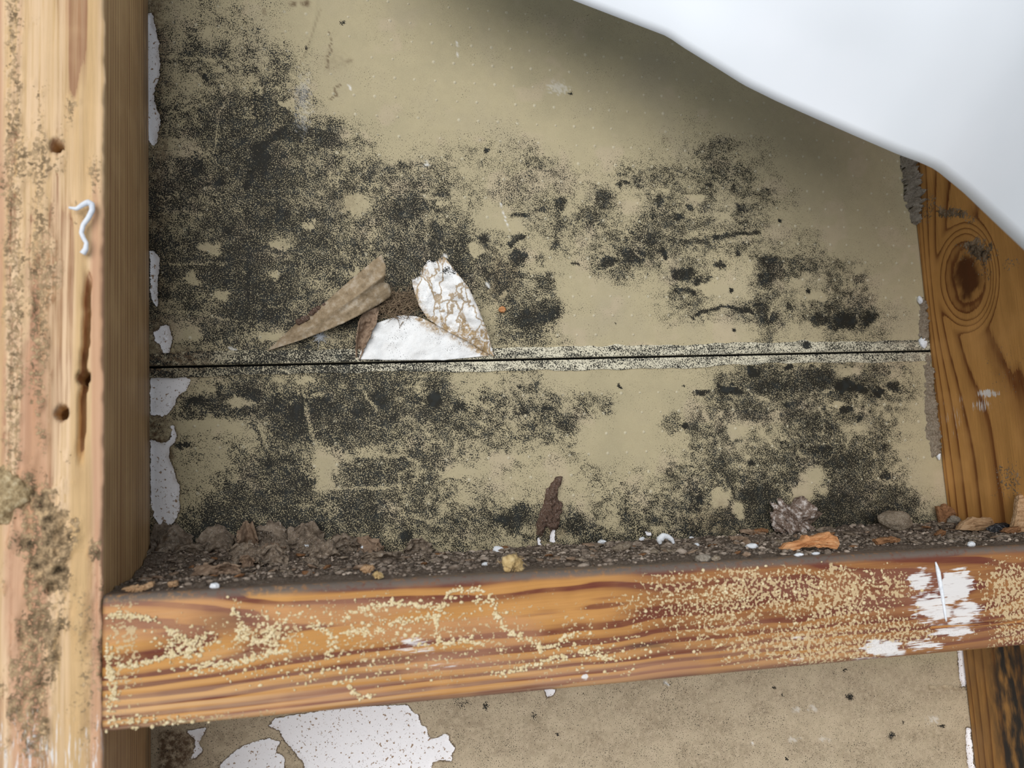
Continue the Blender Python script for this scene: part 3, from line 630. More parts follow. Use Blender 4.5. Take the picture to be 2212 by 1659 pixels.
# ---- right stud
KN = PX(2088., 598., WID)
def kn_r(h, z): return np.hypot((h+KN[1])/7.0, (z-KN[2])/9.5)
def right_attr(Q):
    px, py = proj(Q); x, h, z = Q[:, 0], -Q[:, 1], Q[:, 2]
    kr = kn_r(h, z)
    hw = h+11*np.exp(-((z-KN[2]-4)/30)**2)*np.sign(-KN[1]-h)*-1*np.exp(-abs(h+KN[1])/16)*0
    bul = 16*np.exp(-((z-KN[2])/34)**2)
    hh = h+bul*sstep(-KN[1], -KN[1]-30, h)*sstep(0, 12, h)*.9
    he = h*(1+1.1*np.exp(-((z-KN[2])/42)**2)); r = 5.2*(1-np.exp(-he/17))+he/80+.16*fbm(h/14, z/130, 51, 3)
    r = r*(1-.75*sstep(3.0, 1.5, kr))+.7*sstep(2.4, .7, kr+.12*fbm(h/4, z/4, 52, 3))
    knot = .85*sstep(1.25, .55, kr+.3*fbm(h/4, z/4, 53, 3))+.25*sstep(2.2, 1.1, kr)
    mud = np.zeros(x.shape); 
    for cx, cy, rx, ry, v in [(2115,545,36,26,.9),(2050,460,40,12,.75),(2095,470,30,14,.35),(2130,590,20,16,.3),(2180,1040,30,40,.4),(2010,450,18,40,.4),(2180,570,30,14,.3),(2170,800,40,60,.14)]:
        mud = np.maximum(mud, v*sstep(1.3, .5, np.hypot((px-cx)/rx, (py-cy)/ry)+.5*fbm(px/16, py/16, 54, 3)))
    paint = np.zeros(x.shape)
    for cx, cy, rx, ry, v in [(2135,850,26,10,.75),(2120,875,26,16,.45),(2060,905,26,60,.2)]:
        paint = np.maximum(paint, v*sstep(1.3, .4, np.hypot((px-cx)/rx, (py-cy)/ry)+.3*fbm(px/9, py/9, 55, 3)))
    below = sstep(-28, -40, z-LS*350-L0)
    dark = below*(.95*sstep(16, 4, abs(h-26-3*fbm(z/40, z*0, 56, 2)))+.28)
    return {'ring': r, 'knot': np.clip(knot, 0, 1)*(1-below), 'mud': mud*(1-below)+below*.02, 'browned': below*.55, 'paint': paint, 'dark': np.clip(dark, 0, 1), 'frass': 0*x}
def right_disp(V):
    x, y, z = V[..., 0], V[..., 1], V[..., 2]; sd = sstep(WID+1, WID, x)
    V[..., 0] -= sd*(.25*fbm(-y/9, z/40, 57, 3)); return V
st_right = loft_z(rect_profile(WID, WID+38, 0, DEP, 1.2, 4, 1.1), np.arange(-150, 290, 1.2), 'timber_stud', M_STUD2, right_attr, right_disp)
tag(st_right, 'orange pine stud at the right with a dark knot', 'stud')
# ---- blocking between the studs
BH = 38.0
_c = P(225., 1584., DEP); _d = P(2212., 1396., DEP)
def bz(x): return (_c[2]+(_d[2]-_c[2])*(x-_c[0])/(_d[0]-_c[0]))-ledge(x)     # negative height of the front face
def block():
    r = 2.6; xs = np.arange(.0, WID+.01, 1.0); n = len(xs)
    rows = []                                          # (h, fraction of height)
    for h in np.linspace(0.2, DEP-r, 34): rows.append((h, 0, 0))
    for a in np.linspace(0, math.pi/2, 6)[1:]: rows.append((DEP-r+r*math.sin(a), 0, -(r-r*math.cos(a))))
    for f in np.linspace(0, 1, 52)[1:-1]: rows.append((DEP, f, 0))
    for a in np.linspace(0, math.pi/2, 6): rows.append((DEP-r+r*math.cos(a), 1, r-r*math.sin(a)))
    for h in np.linspace(DEP-r, .2, 10)[1:]: rows.append((h, 1, 0))
    rows = np.array(rows); m = len(rows)
    H = np.repeat(rows[:, 0][:, None], n, 1); X = np.repeat(xs[None], m, 0); hh = -bz(xs)[None]
    Z = ledge(X)+rows[:, 2][:, None]-np.clip(rows[:, 1][:, None]*hh, r*(rows[:, 1][:, None] > 0)*(rows[:, 1][:, None] < 1)*1.0, None)
    f = rows[:, 1][:, None]; Z = np.where((f > 0) & (f < 1), ledge(X)-r-f*(hh-2*r), Z)
    fr = sstep(DEP-2, DEP, H)
    H2 = H+fr*(.25*fbm(X/60, Z/2.0, 61, 3))
    crk = P(np.array([2015., 2090., 2212.]), np.array([1357., 1352., 1343.]), DEP)
    dl = linedist(X, Z, [tuple(c[[0, 2]]) for c in crk]); H2 -= fr*2.0*sstep(.8, .2, dl)
    V = np.stack([X, -H2, Z], -1).reshape(-1, 3)
    F = gridfaces(m, n)[:, ::-1].tolist(); idx = np.arange(m*n).reshape(m, n)
    F.append([int(i) for i in idx[:, 0]]); F.append([int(i) for i in idx[::-1, -1]]); F.append([int(i) for i in np.concatenate([idx[0], idx[-1][::-1]])])
    px, py = proj(V); x, h, z = V[:, 0], -V[:, 1], V[:, 2]; zl = z-ledge(x)
    d = 13+8*(x/WID)+1.6*fbm(x/70, x*0, 62, 3)
    pz = -12.5+2.2*fbm(x/110, x*0+3, 63, 2)+3*(x/WID)
    ring = np.hypot(h-(DEP-d), zl-pz)/2.0+.2*fbm(x/55, zl/3.5, 64, 3)
    frf = sstep(DEP-2.5, DEP-.8, h)
    fr_ = np.zeros(x.shape)
    for cx, cy, rx, ry, v in [(1480,1290,90,60,.40),(1620,1280,120,55,.52),(1790,1290,130,60,.52),(1930,1270,40,40,.48),(1540,1330,160,50,.38),(1850,1370,220,40,.45),(2180,1280,60,70,.6),(2190,1370,60,30,.5),(1390,1320,60,40,.3),(1750,1400,220,40,.5),(580,1370,70,26,.42),(400,1400,60,24,.35),(900,1380,500,90,.18),(270,1400,34,120,.4),(500,1560,220,20,.45)]:
        fr_ = np.maximum(fr_, v*sstep(1.35, .5, np.hypot((px-cx)/rx, (py-cy)/ry)+.35*fbm(px/30, py/22, 65, 3)))
    pa = np.zeros(x.shape)
    for cx, cy, rx, ry, v in [(2065,1265,40,40,.95),(1990,1255,30,30,.75),(2020,1310,60,40,.7),(2060,1360,44,18,.75),(1910,1400,55,18,.85),(1890,1425,60,10,.5),(1990,1395,50,16,.6),(900,1385,36,12,.6),(1726,1380,24,12,.35),(900,1405,60,8,.4),(2085,1320,40,40,.65),(1725,1425,20,10,.5),(320,1590,120,10,.4),(1265,1460,7,9,.9),(960,1435,80,6,.35)]:
        pa = np.maximum(pa, v*sstep(1.35, .4, np.hypot((px-cx)/rx, (py-cy)/ry)+.3*fbm(px/14, py/10, 66, 3)))
    top = sstep(-3.0, -1.2, zl)
    dust = np.clip(top*1.0, 0, 1)
    dark = .8*frf*sstep(1.3, .4, np.hypot((px-1137)/10, (py-1245)/12))
    dark = np.maximum(dark, .55*frf*sstep(1.2, .3, np.hypot((px-1400)/60, (py-1395)/8)))
    dark = np.maximum(dark, .5*frf*sstep(1.3, .3, np.hypot((px-480)/70, (py-1345)/25))*.5)
    pale = frf*np.clip(.75*sstep(-17, -34, zl)*(1-.55*x/WID)+.35*sstep(.2, .7, fbm(x/40, zl/6, 104, 3))*sstep(250, 60, x), 0, 1)*.5  # bright lower-left light painted into the wood, plus random pale patches
    browned = frf*np.clip(.75*sstep(1250, 1500, px)*(.4+.6*sstep(-26, -14, zl))+.22*sstep(300, 900, px)+.55*sstep(1800, 2000, px)+.5*sstep(1.2, .3, np.hypot((px-500)/130, (py-1350)/40)), 0, .85)
    return mesh_obj('blocking_board', V, F, M_BLOCK, attrs={'browned': browned, 'pale': pale, 'pink': frf*.5*sstep(.2, .6, fbm(x/50+4, zl/8, 105, 2)), 'ring': ring, 'frass': fr_*frf, 'paint': pa*frf, 'dust': dust, 'dark': dark})
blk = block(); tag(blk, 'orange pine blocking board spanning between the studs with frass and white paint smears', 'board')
# frass crumbs stuck on the blocking face
def crumbs():
    V = []; F = []; rs = random.Random(3)
    IV, IF = ico(1)
    def add(px, py, r):
        p = P(np.array(float(px)), np.array(float(py)), DEP+.15)
        zl = p[2]-ledge(p[0])
        if not (-36 < zl < -1.5) or not (1 < p[0] < WID-1): return
        b = len(V); s = np.array([rs.uniform(.6, 1.4), .7, rs.uniform(.6, 1.2)])*r
        W = IV*(1+.3*(RNG.random((len(IV), 1))-.5))*s+p
        V.extend(W.tolist()); F.extend((IF+b).tolist())
    L = [crop([(0,800),(100,790),(190,810),(260,760),(330,730),(470,710),(600,690),(610,650),(660,610)],2.962,740,1099), crop([(590,700),(600,780),(620,850)],2.962,740,1099), crop([(640,860),(800,840),(900,870)],2.962,740,1099),
         crop([(660,570),(720,520),(900,520)],2.962,740,1099), crop([(940,540),(980,680),(1060,790),(1210,850),(1270,900),(1380,880),(1400,830),(1520,790)],2.962,740,1099), crop([(850,590),(950,580)],2.962,740,1099), crop([(0,700),(130,640),(330,600),(500,620),(640,620)],2.962,740,1099),
         crop([(700,680),(860,690),(1010,710)],2.962,0,1099), crop([(1050,760),(1150,830),(1250,860),(1320,800)],2.962,0,1099), crop([(1490,650),(1560,760),(1530,830),(1700,850),(1740,790)],2.962,0,1099), crop([(760,1000),(900,990),(1100,940),(1250,900)],2.962,0,1099), crop([(2000,740),(2110,800),(2130,880),(2100,960)],2.962,0,1099),
         crop([(1280,1000),(1500,990),(1680,930),(1850,900)],2.962,0,1099), crop([(640,640),(650,800),(690,1000),(740,1160),(700,1250)],2.962,0,1099), crop([(30,1130),(100,1210),(200,1200)],2.962,740,1099), crop([(1630,880),(1700,960),(1560,920),(1450,890)],2.962,740,1099), crop([(960,1060),(1100,1040),(1280,980),(1440,940)],2.962,740,1099)]
    for pts in L:
        q = resample(pts, max(8, int(np.sum(np.linalg.norm(np.diff(np.array(pts), axis=0), axis=1))/1.6)))
        for x, y in q:
            if rs.random() < .8: add(x+rs.gauss(0, 4.5), y+rs.gauss(0, 4), rs.uniform(.28, .66))
    for cx, cy, sx, sy, k in [(570,1370,40,22,130),(400,1395,40,20,110),(450,1440,60,14,70),(700,1450,90,20,80),(840,1360,90,30,60),(960,1390,60,20,50),(1310,1420,60,25,60),(240,1470,8,70,90),(300,1560,40,8,50),(980,1310,60,20,14),(650,1340,60,20,40),(1650,1280,120,35,160),(1500,1300,60,35,90),(1850,1290,60,35,90),(1650,1380,150,30,60)]:
        for _ in range(k): add(rs.gauss(cx, sx), rs.gauss(cy, sy), rs.uniform(.22, .6))
    tag(mesh_obj('frass_crumbs', np.array(V), F, M_FRASS, blk, smooth=False), 'pale yellow frass crumbs', kind='stuff')
crumbs()
q = P(np.array([2021., 2026., 2031., 2036., 2040., 2044.]), np.array([1214., 1232., 1262., 1290., 1315., 1342.]), DEP+.3)
V, F = tube(resample(q, 18), np.interp(np.linspace(0, 1, 18), [0, .15, .5, 1], [.25, .8, .7, .3]), 8)
mesh_obj('paint_drip', V, F, M_WHITE, blk)

# ================================================================== WHITE SHEET
def sheet():
    E = np.array([(760,-215),(950,-130),(1130,-50),(1236,0),(1330,36),(1442,79),(1475,102),(1540,142),(1607,184),(1680,220),(1759,255),(1850,295),(1938,333),(1985,350),(2020,366),(2080,415),(2147,479),(2212,540),(2330,670),(2480,880)], float)
    e = resample(E, 120); px0, py0 = e[:, 0], e[:, 1]
    hz = np.interp(px0, [760,1130,1236,1442,1760,1940,2010,2080,2212,2330,2480], [50,54,58,64,82,104,118,138,170,190,200])
    hz = np.convolve(np.pad(hz, 8, mode='edge'), np.ones(17)/17, 'valid')
    nv = 90; t = np.linspace(0, 1, nv)
    G = np.zeros((nv, 120, 3))
    base = P(px0, py0, hz)
    along = np.gradient(base, axis=0); along /= np.linalg.norm(along, axis=1, keepdims=True)
    s = np.linspace(0, 1, 120)
    for j, tt in enumerate(t):
        L = 230*tt
        off = np.stack([0.34*L*np.ones(120), -(40*np.sin(min(1, tt*2.2)*math.pi/2)+95*tt)*(.6+.4*sstep(0, .6, s)), .94*L*np.ones(120)], 1)
        w = s*9-tt*2.2
        fold = 5.5*np.sin(w*1.35+.8)*sstep(0, .15, tt)+3.0*np.sin(w*2.7+tt*3+2)*sstep(0, .2, tt)+2.0*fbm(s*6, np.full(120, tt*5), 91, 3)*sstep(0, .1, tt)
        G[j] = base+off; G[j, :, 1] -= fold
    V, F = shell(G, .5)
    return mesh_obj('white_sheet', V, F, M_SHEET)
tag(sheet(), 'white sheet draped across the upper right corner in the foreground', 'sheet')

# ================================================================== TORN PAPER FLAPS
def px_patch(bot, top, left, right, nu, nv, amp=.3, fr=30, seed=1):
    g = coons(bot, top, left, right, nu, nv)
    h = g[..., 2]+amp*fbm(g[..., 0]/fr, g[..., 1]/fr, seed, 4)*sstep(.05, 1.5, g[..., 2]+.4)
    return P(g[..., 0], g[..., 1], np.maximum(h, .4)), g
def flap_left():
    top = [(578,757,.6),(640,698,3),(700,655,7),(760,602,11),(800,568,14),(824,550,16)]
    bot = [(578,757,.8),(650,735,4),(720,708,8),(775,682,9),(815,660,8),(846,640,6)]
    right = [(846,640,6),(846,626,7),(839,614,8.5),(828,612,9.5),(832,596,12),(833,578,14),(824,550,16)]
    left = [(578,757,.8),(578,757,.7),(578,757,.6)]
    pt, g = px_patch(bot, top, left, right, 60, 26, 1.0, 28, 3)
    u = np.linspace(0, 1, 60)[None]; v = np.linspace(0, 1, 26)[:, None]
    pt[..., 1] -= 1.2*np.sin(v*math.pi)*sstep(0, .5, u)+.9*np.exp(-((v-.45-.1*u)/.05)**2)*sstep(.5, .8, u)
    e = empty('torn_paper_flap', P(np.array(578.), np.array(757.), 0.)); 
    V, F = shell(pt, .45); mesh_obj('paper', V, F, M_FLAPB, e)
    # muddy crumb rim along the upper edge
    Vs = []; Fs = []
    for k, (x, y, h, r) in enumerate([(646,696,4,1.3),(655,691,4.5,1.4),(662,687,5,1.2),(673,676,6,1.1),(681,670,6,1.2),(688,665,7,.9),(700,658,7.5,.7)]):
        a, f = lump(P(np.array(float(x)), np.array(float(y)), h), (r*1.2, r, r), 2, .35, 2, k); Fs += (f+sum(map(len, Vs))).tolist(); Vs.append(a)
    mesh_obj('mud_rim', np.concatenate(Vs), Fs, M_TUBE, e)
    tag(e, 'long curled brown torn paper flap pointing up and right above the joint', 'paper flap')
flap_left()
def flap_white():
    e = empty('torn_paper_flap', P(np.array(920.), np.array(775.), 0.))
    # flat white piece on the wall
    bot = [(775,776,1.5),(850,778,1.6),(960,778,1.6),(1058,768,1.5)]
    top = [(800,703,1.6),(830,692,2.2),(868,680,2.6),(905,684,3.6),(950,705,3.6),(1000,726,3),(1058,768,1.5)]
    left = [(775,776,1.5),(782,748,1.6),(788,722,1.6),(800,703,1.8)]; right = [(1058,768,1.5),(1058,768,1.5),(1058,768,1.5)]
    pt, g = px_patch(bot, top, left, right, 90, 34, .55, 26, 5)
    x, y = g[..., 0].ravel(), g[..., 1].ravel()
    fib = .95*sstep(22, 3, linedist(x, y, [(t[0], t[1]) for t in top[3:]])+9*fbm(x/14, y/14, 7, 3))+.5*sstep(18, 2, np.hypot((x-1040), (y-758)*1.4)+6*fbm(x/9, y/9, 8, 3))
    fib = np.maximum(fib, .9*sstep(12, 2, np.hypot(x-795, (y-718)*.5)+5*fbm(x/9, y/9, 9, 3)))
    n = len(x); V, F = shell(pt, .35)
    def rv(a): return np.asarray(a).ravel()
    mold = .02+.10*np.clip(fbm(x/25, y/25, 10, 2), 0, 1)
    mesh_obj('white_backing', V, F, M_FLAPW, e, attrs={'fibre': np.concatenate([rv(np.clip(fib, 0, 1)), np.ones(n)]), 'mold': np.concatenate([rv(mold), np.zeros(n)])})
    # folded leaf standing off the wall
    ax = [(1068,770,1.6),(1050,762,2.5),(1010,738,3.8),(960,712,4.6),(925,690,5)]          # lower fold
    r_ = [(1068,770,1.6),(1052,715,6),(1032,665,9),(1010,620,11),(985,590,11.5),(958,556,11)]   # right free edge
    t_ = [(925,690,5),(905,662,6),(895,632,7),(889,604,8)]
    l_ = [(889,604,8),(908,596,8.2),(915,575,9),(926,560,10),(935,566,10),(958,556,11)]
    pt, g = px_patch(ax, l_[::-1][::-1] if False else [(958,556,11),(935,568,10),(926,560,10),(914,578,9),(908,596,8.2),(889,604,8)], r_, t_, 60, 60, .9, 22, 6)
    uu = np.linspace(0, 1, 60)[None]; vv = np.linspace(0, 1, 60)[:, None]
    pt[..., 1] -= 1.6*np.sin(uu*math.pi*2.2+.6)*vv+.8*np.sin(uu*9+vv*2)*vv
    x, y = g[..., 0].ravel(), g[..., 1].ravel(); un = np.repeat(uu, 60, 0).ravel(); vq = np.repeat(vv, 60, 1).ravel()
    st = fbm(un*7, vq*1.3, 12, 4)
    st = fbm(un*8+vq*1.5, vq*1.6, 12, 4)
    fib = np.clip(sstep(.02, .3, st)*.8+.95*sstep(.28, .02, vq+.1*fbm(un*6, vq*6, 13, 2))+.8*sstep(.84, 1, un)+.5*sstep(.07, 0, un), 0, 1)
    mold = .03+.55*sstep(1.2, .4, np.hypot((x-965)/20, (y-588)/9)+.6*fbm(x/7, y/7, 14, 2))
    mold = np.maximum(mold, .5*sstep(.96, 1, vq))
    V, F = shell(pt[:, ::-1], .5); fib = fib.reshape(60, 60)[:, ::-1].ravel(); mold = mold.reshape(60, 60)[:, ::-1].ravel()
    mesh_obj('folded_leaf', V, F, M_FLAPW, e, attrs={'veins': np.ones(7200), 'fibre': np.concatenate([fib, np.ones(3600)]), 'mold': np.concatenate([mold, np.zeros(3600)])})
    # brown curl at the left end
    pt, g = px_patch([(770,772,.8),(776,776,1.0)], [(786,668,5),(801,662,7),(820,666,5)], [(770,772,.8),(769,735,4),(776,695,6),(786,668,5)], [(776,776,1.0),(792,740,3),(812,700,4),(820,666,5)], 22, 44, 1.7, 10, 8)
    uu = np.linspace(0, 1, 22)[None]; vv = np.linspace(0, 1, 44)[:, None]; pt[..., 1] -= 3.0*np.sin(uu*math.pi*1.4+2.6)*np.sin(vv*math.pi*.8+.3)
    V, F = shell(pt, .4); mesh_obj('brown_curl', V, F, M_FLAKEL, e)
    # fibre tuft between the two flaps
    rs = random.Random(5); Vs = []; Fs = []; nb_ = 0
    for _ in range(620):
        x, y = rs.gauss(850, 26), rs.gauss(657, 13); h = rs.uniform(1, 5.5)
        p = P(np.array(x), np.array(y), h); a = rs.uniform(-.9, .9)+(math.pi if rs.random() < .4 else 0); L = rs.uniform(1.5, 4.2)
        d = np.array([math.cos(a), rs.uniform(-.35, .35), math.sin(a)]); b = np.array([rs.gauss(0, .9), rs.gauss(0, .5), rs.gauss(0, .9)])
        pts = [p+d*L*t+b*t*t*2 for t in np.linspace(0, 1, 5)]
        pts = [np.array([q[0], min(q[1], -.5), q[2]]) for q in pts]
        V, F = tube(pts, np.linspace(.15, .05, 5)*rs.uniform(.6, 1.5), 4)
        Fs += [[i+nb_ for i in f] for f in F]; nb_ += len(V); Vs.append(V)
    mesh_obj('fibre_tuft', np.concatenate(Vs), Fs, M_FIBRE, e)['kind'] = 'stuff'
    tag(e, 'white gypsum-backed torn paper flap folded over the joint', 'paper flap')
flap_white()

# ================================================================== SMALL THINGS ON WALL AND STUDS
def one(name, V, F, mat, label, cat, group=None, smooth=True):
    o = mesh_obj(name, V, F, mat, smooth=smooth); return tag(o, label, cat, group)
w = crop([(440,1328),(490,1337),(530,1310),(562,1294),(588,1308),(590,1345),(565,1395),(532,1440),(520,1490),(535,1525),(553,1555),(548,1595),(528,1625)], 2.962, 0, 0)
w = np.array(w); hh = np.linspace(92.0, 90.8, len(w)); q = P(w[:, 0], w[:, 1], hh)
V, F = tube(resample(q, 60), np.interp(np.linspace(0, 1, 60), [0, .1, .25, .85, .93, 1], [.3, .6, .85, .6, .8, .9]), 8)
one('bent_wire', V, F, M_WIRE, 'bent white wire stuck on the face of the left stud', 'wire')
V, F = lump(P(np.array(1085.), np.array(669.), 1.0), (1.5, 1.1, 1.4), 3, .3, 2, 4); one('crumb', V, F, M_ORANGE, 'tiny orange-brown crumb stuck on the moldy wall right of the white flap', 'crumb')
rs = random.Random(9); Vs = []; Fs = []; k0 = 0
c = P(np.array(691.), np.array(727.), 1.2)
for _ in range(150):
    d = np.array([rs.gauss(0, 1), rs.gauss(0, .6), rs.gauss(0, 1)]); d /= np.linalg.norm(d); b = np.array([rs.gauss(0, 2), rs.gauss(0, .6), rs.gauss(0, 2)])
    pts = [c+(d*t*rs.uniform(.6, 1.6)+b*t*t*.6) for t in np.linspace(-.3, 1, 5)]; pts = [np.array([p[0], min(p[1], -.25), p[2]]) for p in pts]
    V, F = tube(pts, .05, 4); Fs += [[i+k0 for i in f] for f in F]; k0 += len(V); Vs.append(V)
lint = one('lint_tuft', np.concatenate(Vs), Fs, M_WHITE, 'small white lint tuft on the wall under the brown flap', 'lint')
# mud tube climbing the wall from the ledge
def wall_crust(name, outline, hmax, mat, label, cat, n=44, seed=0, fr=5, parent=None, base_h=0, jag=3):
    p = np.array(outline, float); x0, y0 = p.min(0); x1, y1 = p.max(0)
    gx, gy = np.meshgrid(np.linspace(x0-3, x1+3, max(12, int((x1-x0)/2.2))), np.linspace(y0-3, y1+3, max(12, int((y1-y0)/2.6))))
    sd = polysdf(gx+jag*fbm(gx/8, gy/8, seed+1, 3), gy+jag*fbm(gx/8, gy/8, seed+2, 3), p)
    h = np.where(sd > 0, hmax*np.clip(sd/7, 0, 1)**.6*(1+.8*fbm(gx/fr, gy/fr, seed, 3)), -1.2)
    pt = P(gx, gy, np.zeros_like(gx)); pt[..., 1] = -base_h-h
    nr, nc = gx.shape; keep = (sd > -3.5).ravel(); F = gridfaces(nr, nc); F = F[keep[F].all(1)]
    us = np.unique(F); mp = np.full(nr*nc, -1); mp[us] = np.arange(len(us))
    V = pt.reshape(-1, 3)[us]; F = mp[F]
    o = mesh_obj(name, V, F, mat, parent)
    return tag(o, label, cat)
wall_crust('mud_tube', crop([(1540,960),(1585,945),(1590,985),(1560,1060),(1560,1150),(1600,1190),(1600,1270),(1570,1310),(1560,1420),(1500,1440),(1450,1400),(1420,1480),(1370,1480),(1350,1380),(1390,1290),(1430,1200),(1450,1080),(1480,1020)], 4.148, 830, 800), 2.6, M_TUBE, 'brown gritty mud tube climbing the wall from the ledge', 'mud tube', seed=4)
def seam_mud(name, outline, mat, label, seed, hx=3.0):
    return wall_crust(name, outline, hx, mat, label, 'mud', seed=seed, fr=6, jag=4.5)
seam_mud('mud_clump', [(1944,330),(1990,338),(1998,400),(2000,440),(2012,470),(1995,492),(1972,484),(1958,450),(1950,400)], M_MUDG, 'grey gritty mud clump wedged beside the right stud under the white sheet', 21, 6)
seam_mud('mud_clump', [(1988,640),(2002,650),(2006,730),(2000,745),(1985,738),(1984,690)], M_MUD, 'thin gritty mud strip beside the right stud just above the joint', 22, 2.2)
seam_mud('mud_clump', [(1996,760),(2010,775),(2020,860),(2030,950),(2030,980),(2012,990),(2000,930),(1998,850)], M_MUD, 'long gritty mud strip beside the right stud below the joint', 23, 2.4)
for k, (cx, cy, rx, rz, lab) in enumerate([(1994,740,2.0,2.6,'white plaster bit at the right end of the joint'), (1987,648,1.1,1.8,'white plaster bit above the thin mud strip beside the right stud'), (2027,982,.9,2.2,'white plaster sliver below the long mud strip beside the right stud')]):
    p = P(np.array(float(cx)), np.array(float(cy)), 1.0); V, F = lump(p, (rx, 1.3, rz), 3, .3, 1.6, 30+k); one('plaster_bit', V, F, M_WHITE, lab, 'plaster')
# lump of crust at the far left edge
pl = P(np.array(12.), np.array(1068.), 88.); V, F = lump(pl, (6.5, 3.5, 7.5), 4, .3, 1.5, 41); one('mud_clump', V, F, M_CRUST, 'round tan mud lump on the stud at the left edge of the photo', 'mud')

# ================================================================== DEBRIS ON THE LEDGE
def dirt_h(x, h):
    left = sstep(120, 30, x)*sstep(46, 10, h)
    d = 1.1+4.2*left+2.4*sstep(20, 2, h)*sstep(90, 200, x)*.6+1.6*sstep(30, 4, h)*sstep(230, 300, x)
    d = d*(1+.35*fbm(x/9, h/7, 71, 3))+.5*fbm(x/3, h/3, 72, 3)
    return np.maximum(d*sstep(83, 74, h+5*fbm(x/16, x*0, 73, 3)), 0)
gx, gh = np.meshgrid(np.arange(.4, WID-.3, .9), np.arange(.3, 84.5, .9))
dz = dirt_h(gx, gh); pt = np.stack([gx, -gh, ledge(gx)+dz-.12], -1)
V = pt.reshape(-1, 3); dirt = mesh_obj('dirt_layer', V, gridfaces(*gx.shape)[:, ::-1], M_DIRT)
tag(dirt, 'layer of fine brown dirt and frass on top of the blocking board', 'dirt', kind='stuff')
rs = np.random.default_rng(12); Vs = []; Fs = []; off = 0
IV, IF = ico(1)
tone = []; deep = []
for k in range(9500):
    x = rs.uniform(2, WID-2); h = 2+80*rs.random()**1.15
    if h > 78+4*math.sin(x/11): continue
    r = rs.uniform(.2, .68)*(1.9 if rs.random() < .15 else 1)*(1.5 if rs.random() < .06 else 1)
    tone += [max(0, rs.normal(-.05, .3))]*len(IV); deep += [.7*(rs.random() < .3)]*len(IV)
    s = np.array([rs.uniform(.7, 1.8), rs.uniform(.6, 1.4), rs.uniform(.35, .9)])*r
    W = IV*(1+.45*(rs.random((len(IV), 1))-.5))*s; a = rs.uniform(0, 6.28); ca, sa = math.cos(a), math.sin(a)
    W = np.stack([W[:, 0]*ca-W[:, 1]*sa, W[:, 0]*sa+W[:, 1]*ca, W[:, 2]], 1)
    z = float(ledge(x)+dirt_h(np.array([x]), np.array([h]))[0])
    Vs.append(W+np.array([x, -h, z+.2*r])); Fs.append(IF+off); off += len(IV)
g = mesh_obj('dirt_crumbs', np.concatenate(Vs), np.concatenate(Fs), M_GRIT, smooth=False, attrs={'tone': np.clip(tone, 0, .9), 'deep': deep})
tag(g, 'countless small brown crumbs scattered over the dirt on the ledge', 'crumbs', kind='stuff')
def rest(px, py, up=0.0):                  # resting point for a base pixel on the ledge
    p = PL(px, py, 1.0); p[2] = float(ledge(p[0])+dirt_h(np.array([p[0]]), np.array([-p[1]]))[0])+up; return p
def scale_at(p): return np.linalg.norm(p-CP)/FPX     # mm per pixel
# white pellets
PEL = [(1078,1190,13,8,'round white pellet left of the fuzzy beige crumb on the ledge'),(1625,1184,12,6,'white pellet on the ledge left of the orange splinter'),(1386,1173,6,5,'small white pellet left of the curled white one on the ledge'),(1302,1178,10,5,'flat white pellet between the mud tube and the curled white one'),
 (458,1267,9,6,'blurry white pellet near the front left corner of the ledge'),(648,1166,9,6,'white pellet on top of the brown flake pile at the left'),(750,1174,9,8,'white chip at the right end of the brown flake pile'),(1727,1193,10,4,'white pellet under the left part of the orange splinter'),
 (1762,1190,8,3,'white sliver under the middle of the orange splinter'),(2098,1171,7,5,'white pellet below the flat tan chip at the right'),(1505,1178,6,5,'pale pellet midway along the ledge right of the curled white one'),(1470,1166,6,4,'faint pale pellet just right of the curled white one'),(1050,1217,9,4,'pale grey pellet below the round white pellet')]
for k, (x, y, w_, h_, lab) in enumerate(PEL):
    p = rest(x, y+h_*.6); s = scale_at(p); V, F = lump(p+np.array([0, 0, h_*s*.75]), (w_*s, w_*s*.8, h_*s), 3, .28, 1.8, 50+k); one('white_pellet', V, F, M_WHITE, lab, 'pellet', 'white pellets on the ledge')
p = rest(1440, 1180); s = scale_at(p)
q = [p+np.array([dx*s, 0, dz*s]) for dx, dz in [(-14, 3), (-15, 12), (-6, 20), (5, 17), (13, 10), (17, 2)]]
V, F = tube(resample(q, 26), np.interp(np.linspace(0, 1, 26), [0, .2, .45, .8, 1], [3, 8, 6, 5, 2.5])*s, 10); V += (RNG.random(V.shape)-.5)*.15
one('white_pellet', V, F, M_WHITE, 'curled white pellet on the ledge right of the mud tube', 'pellet', 'white pellets on the ledge')
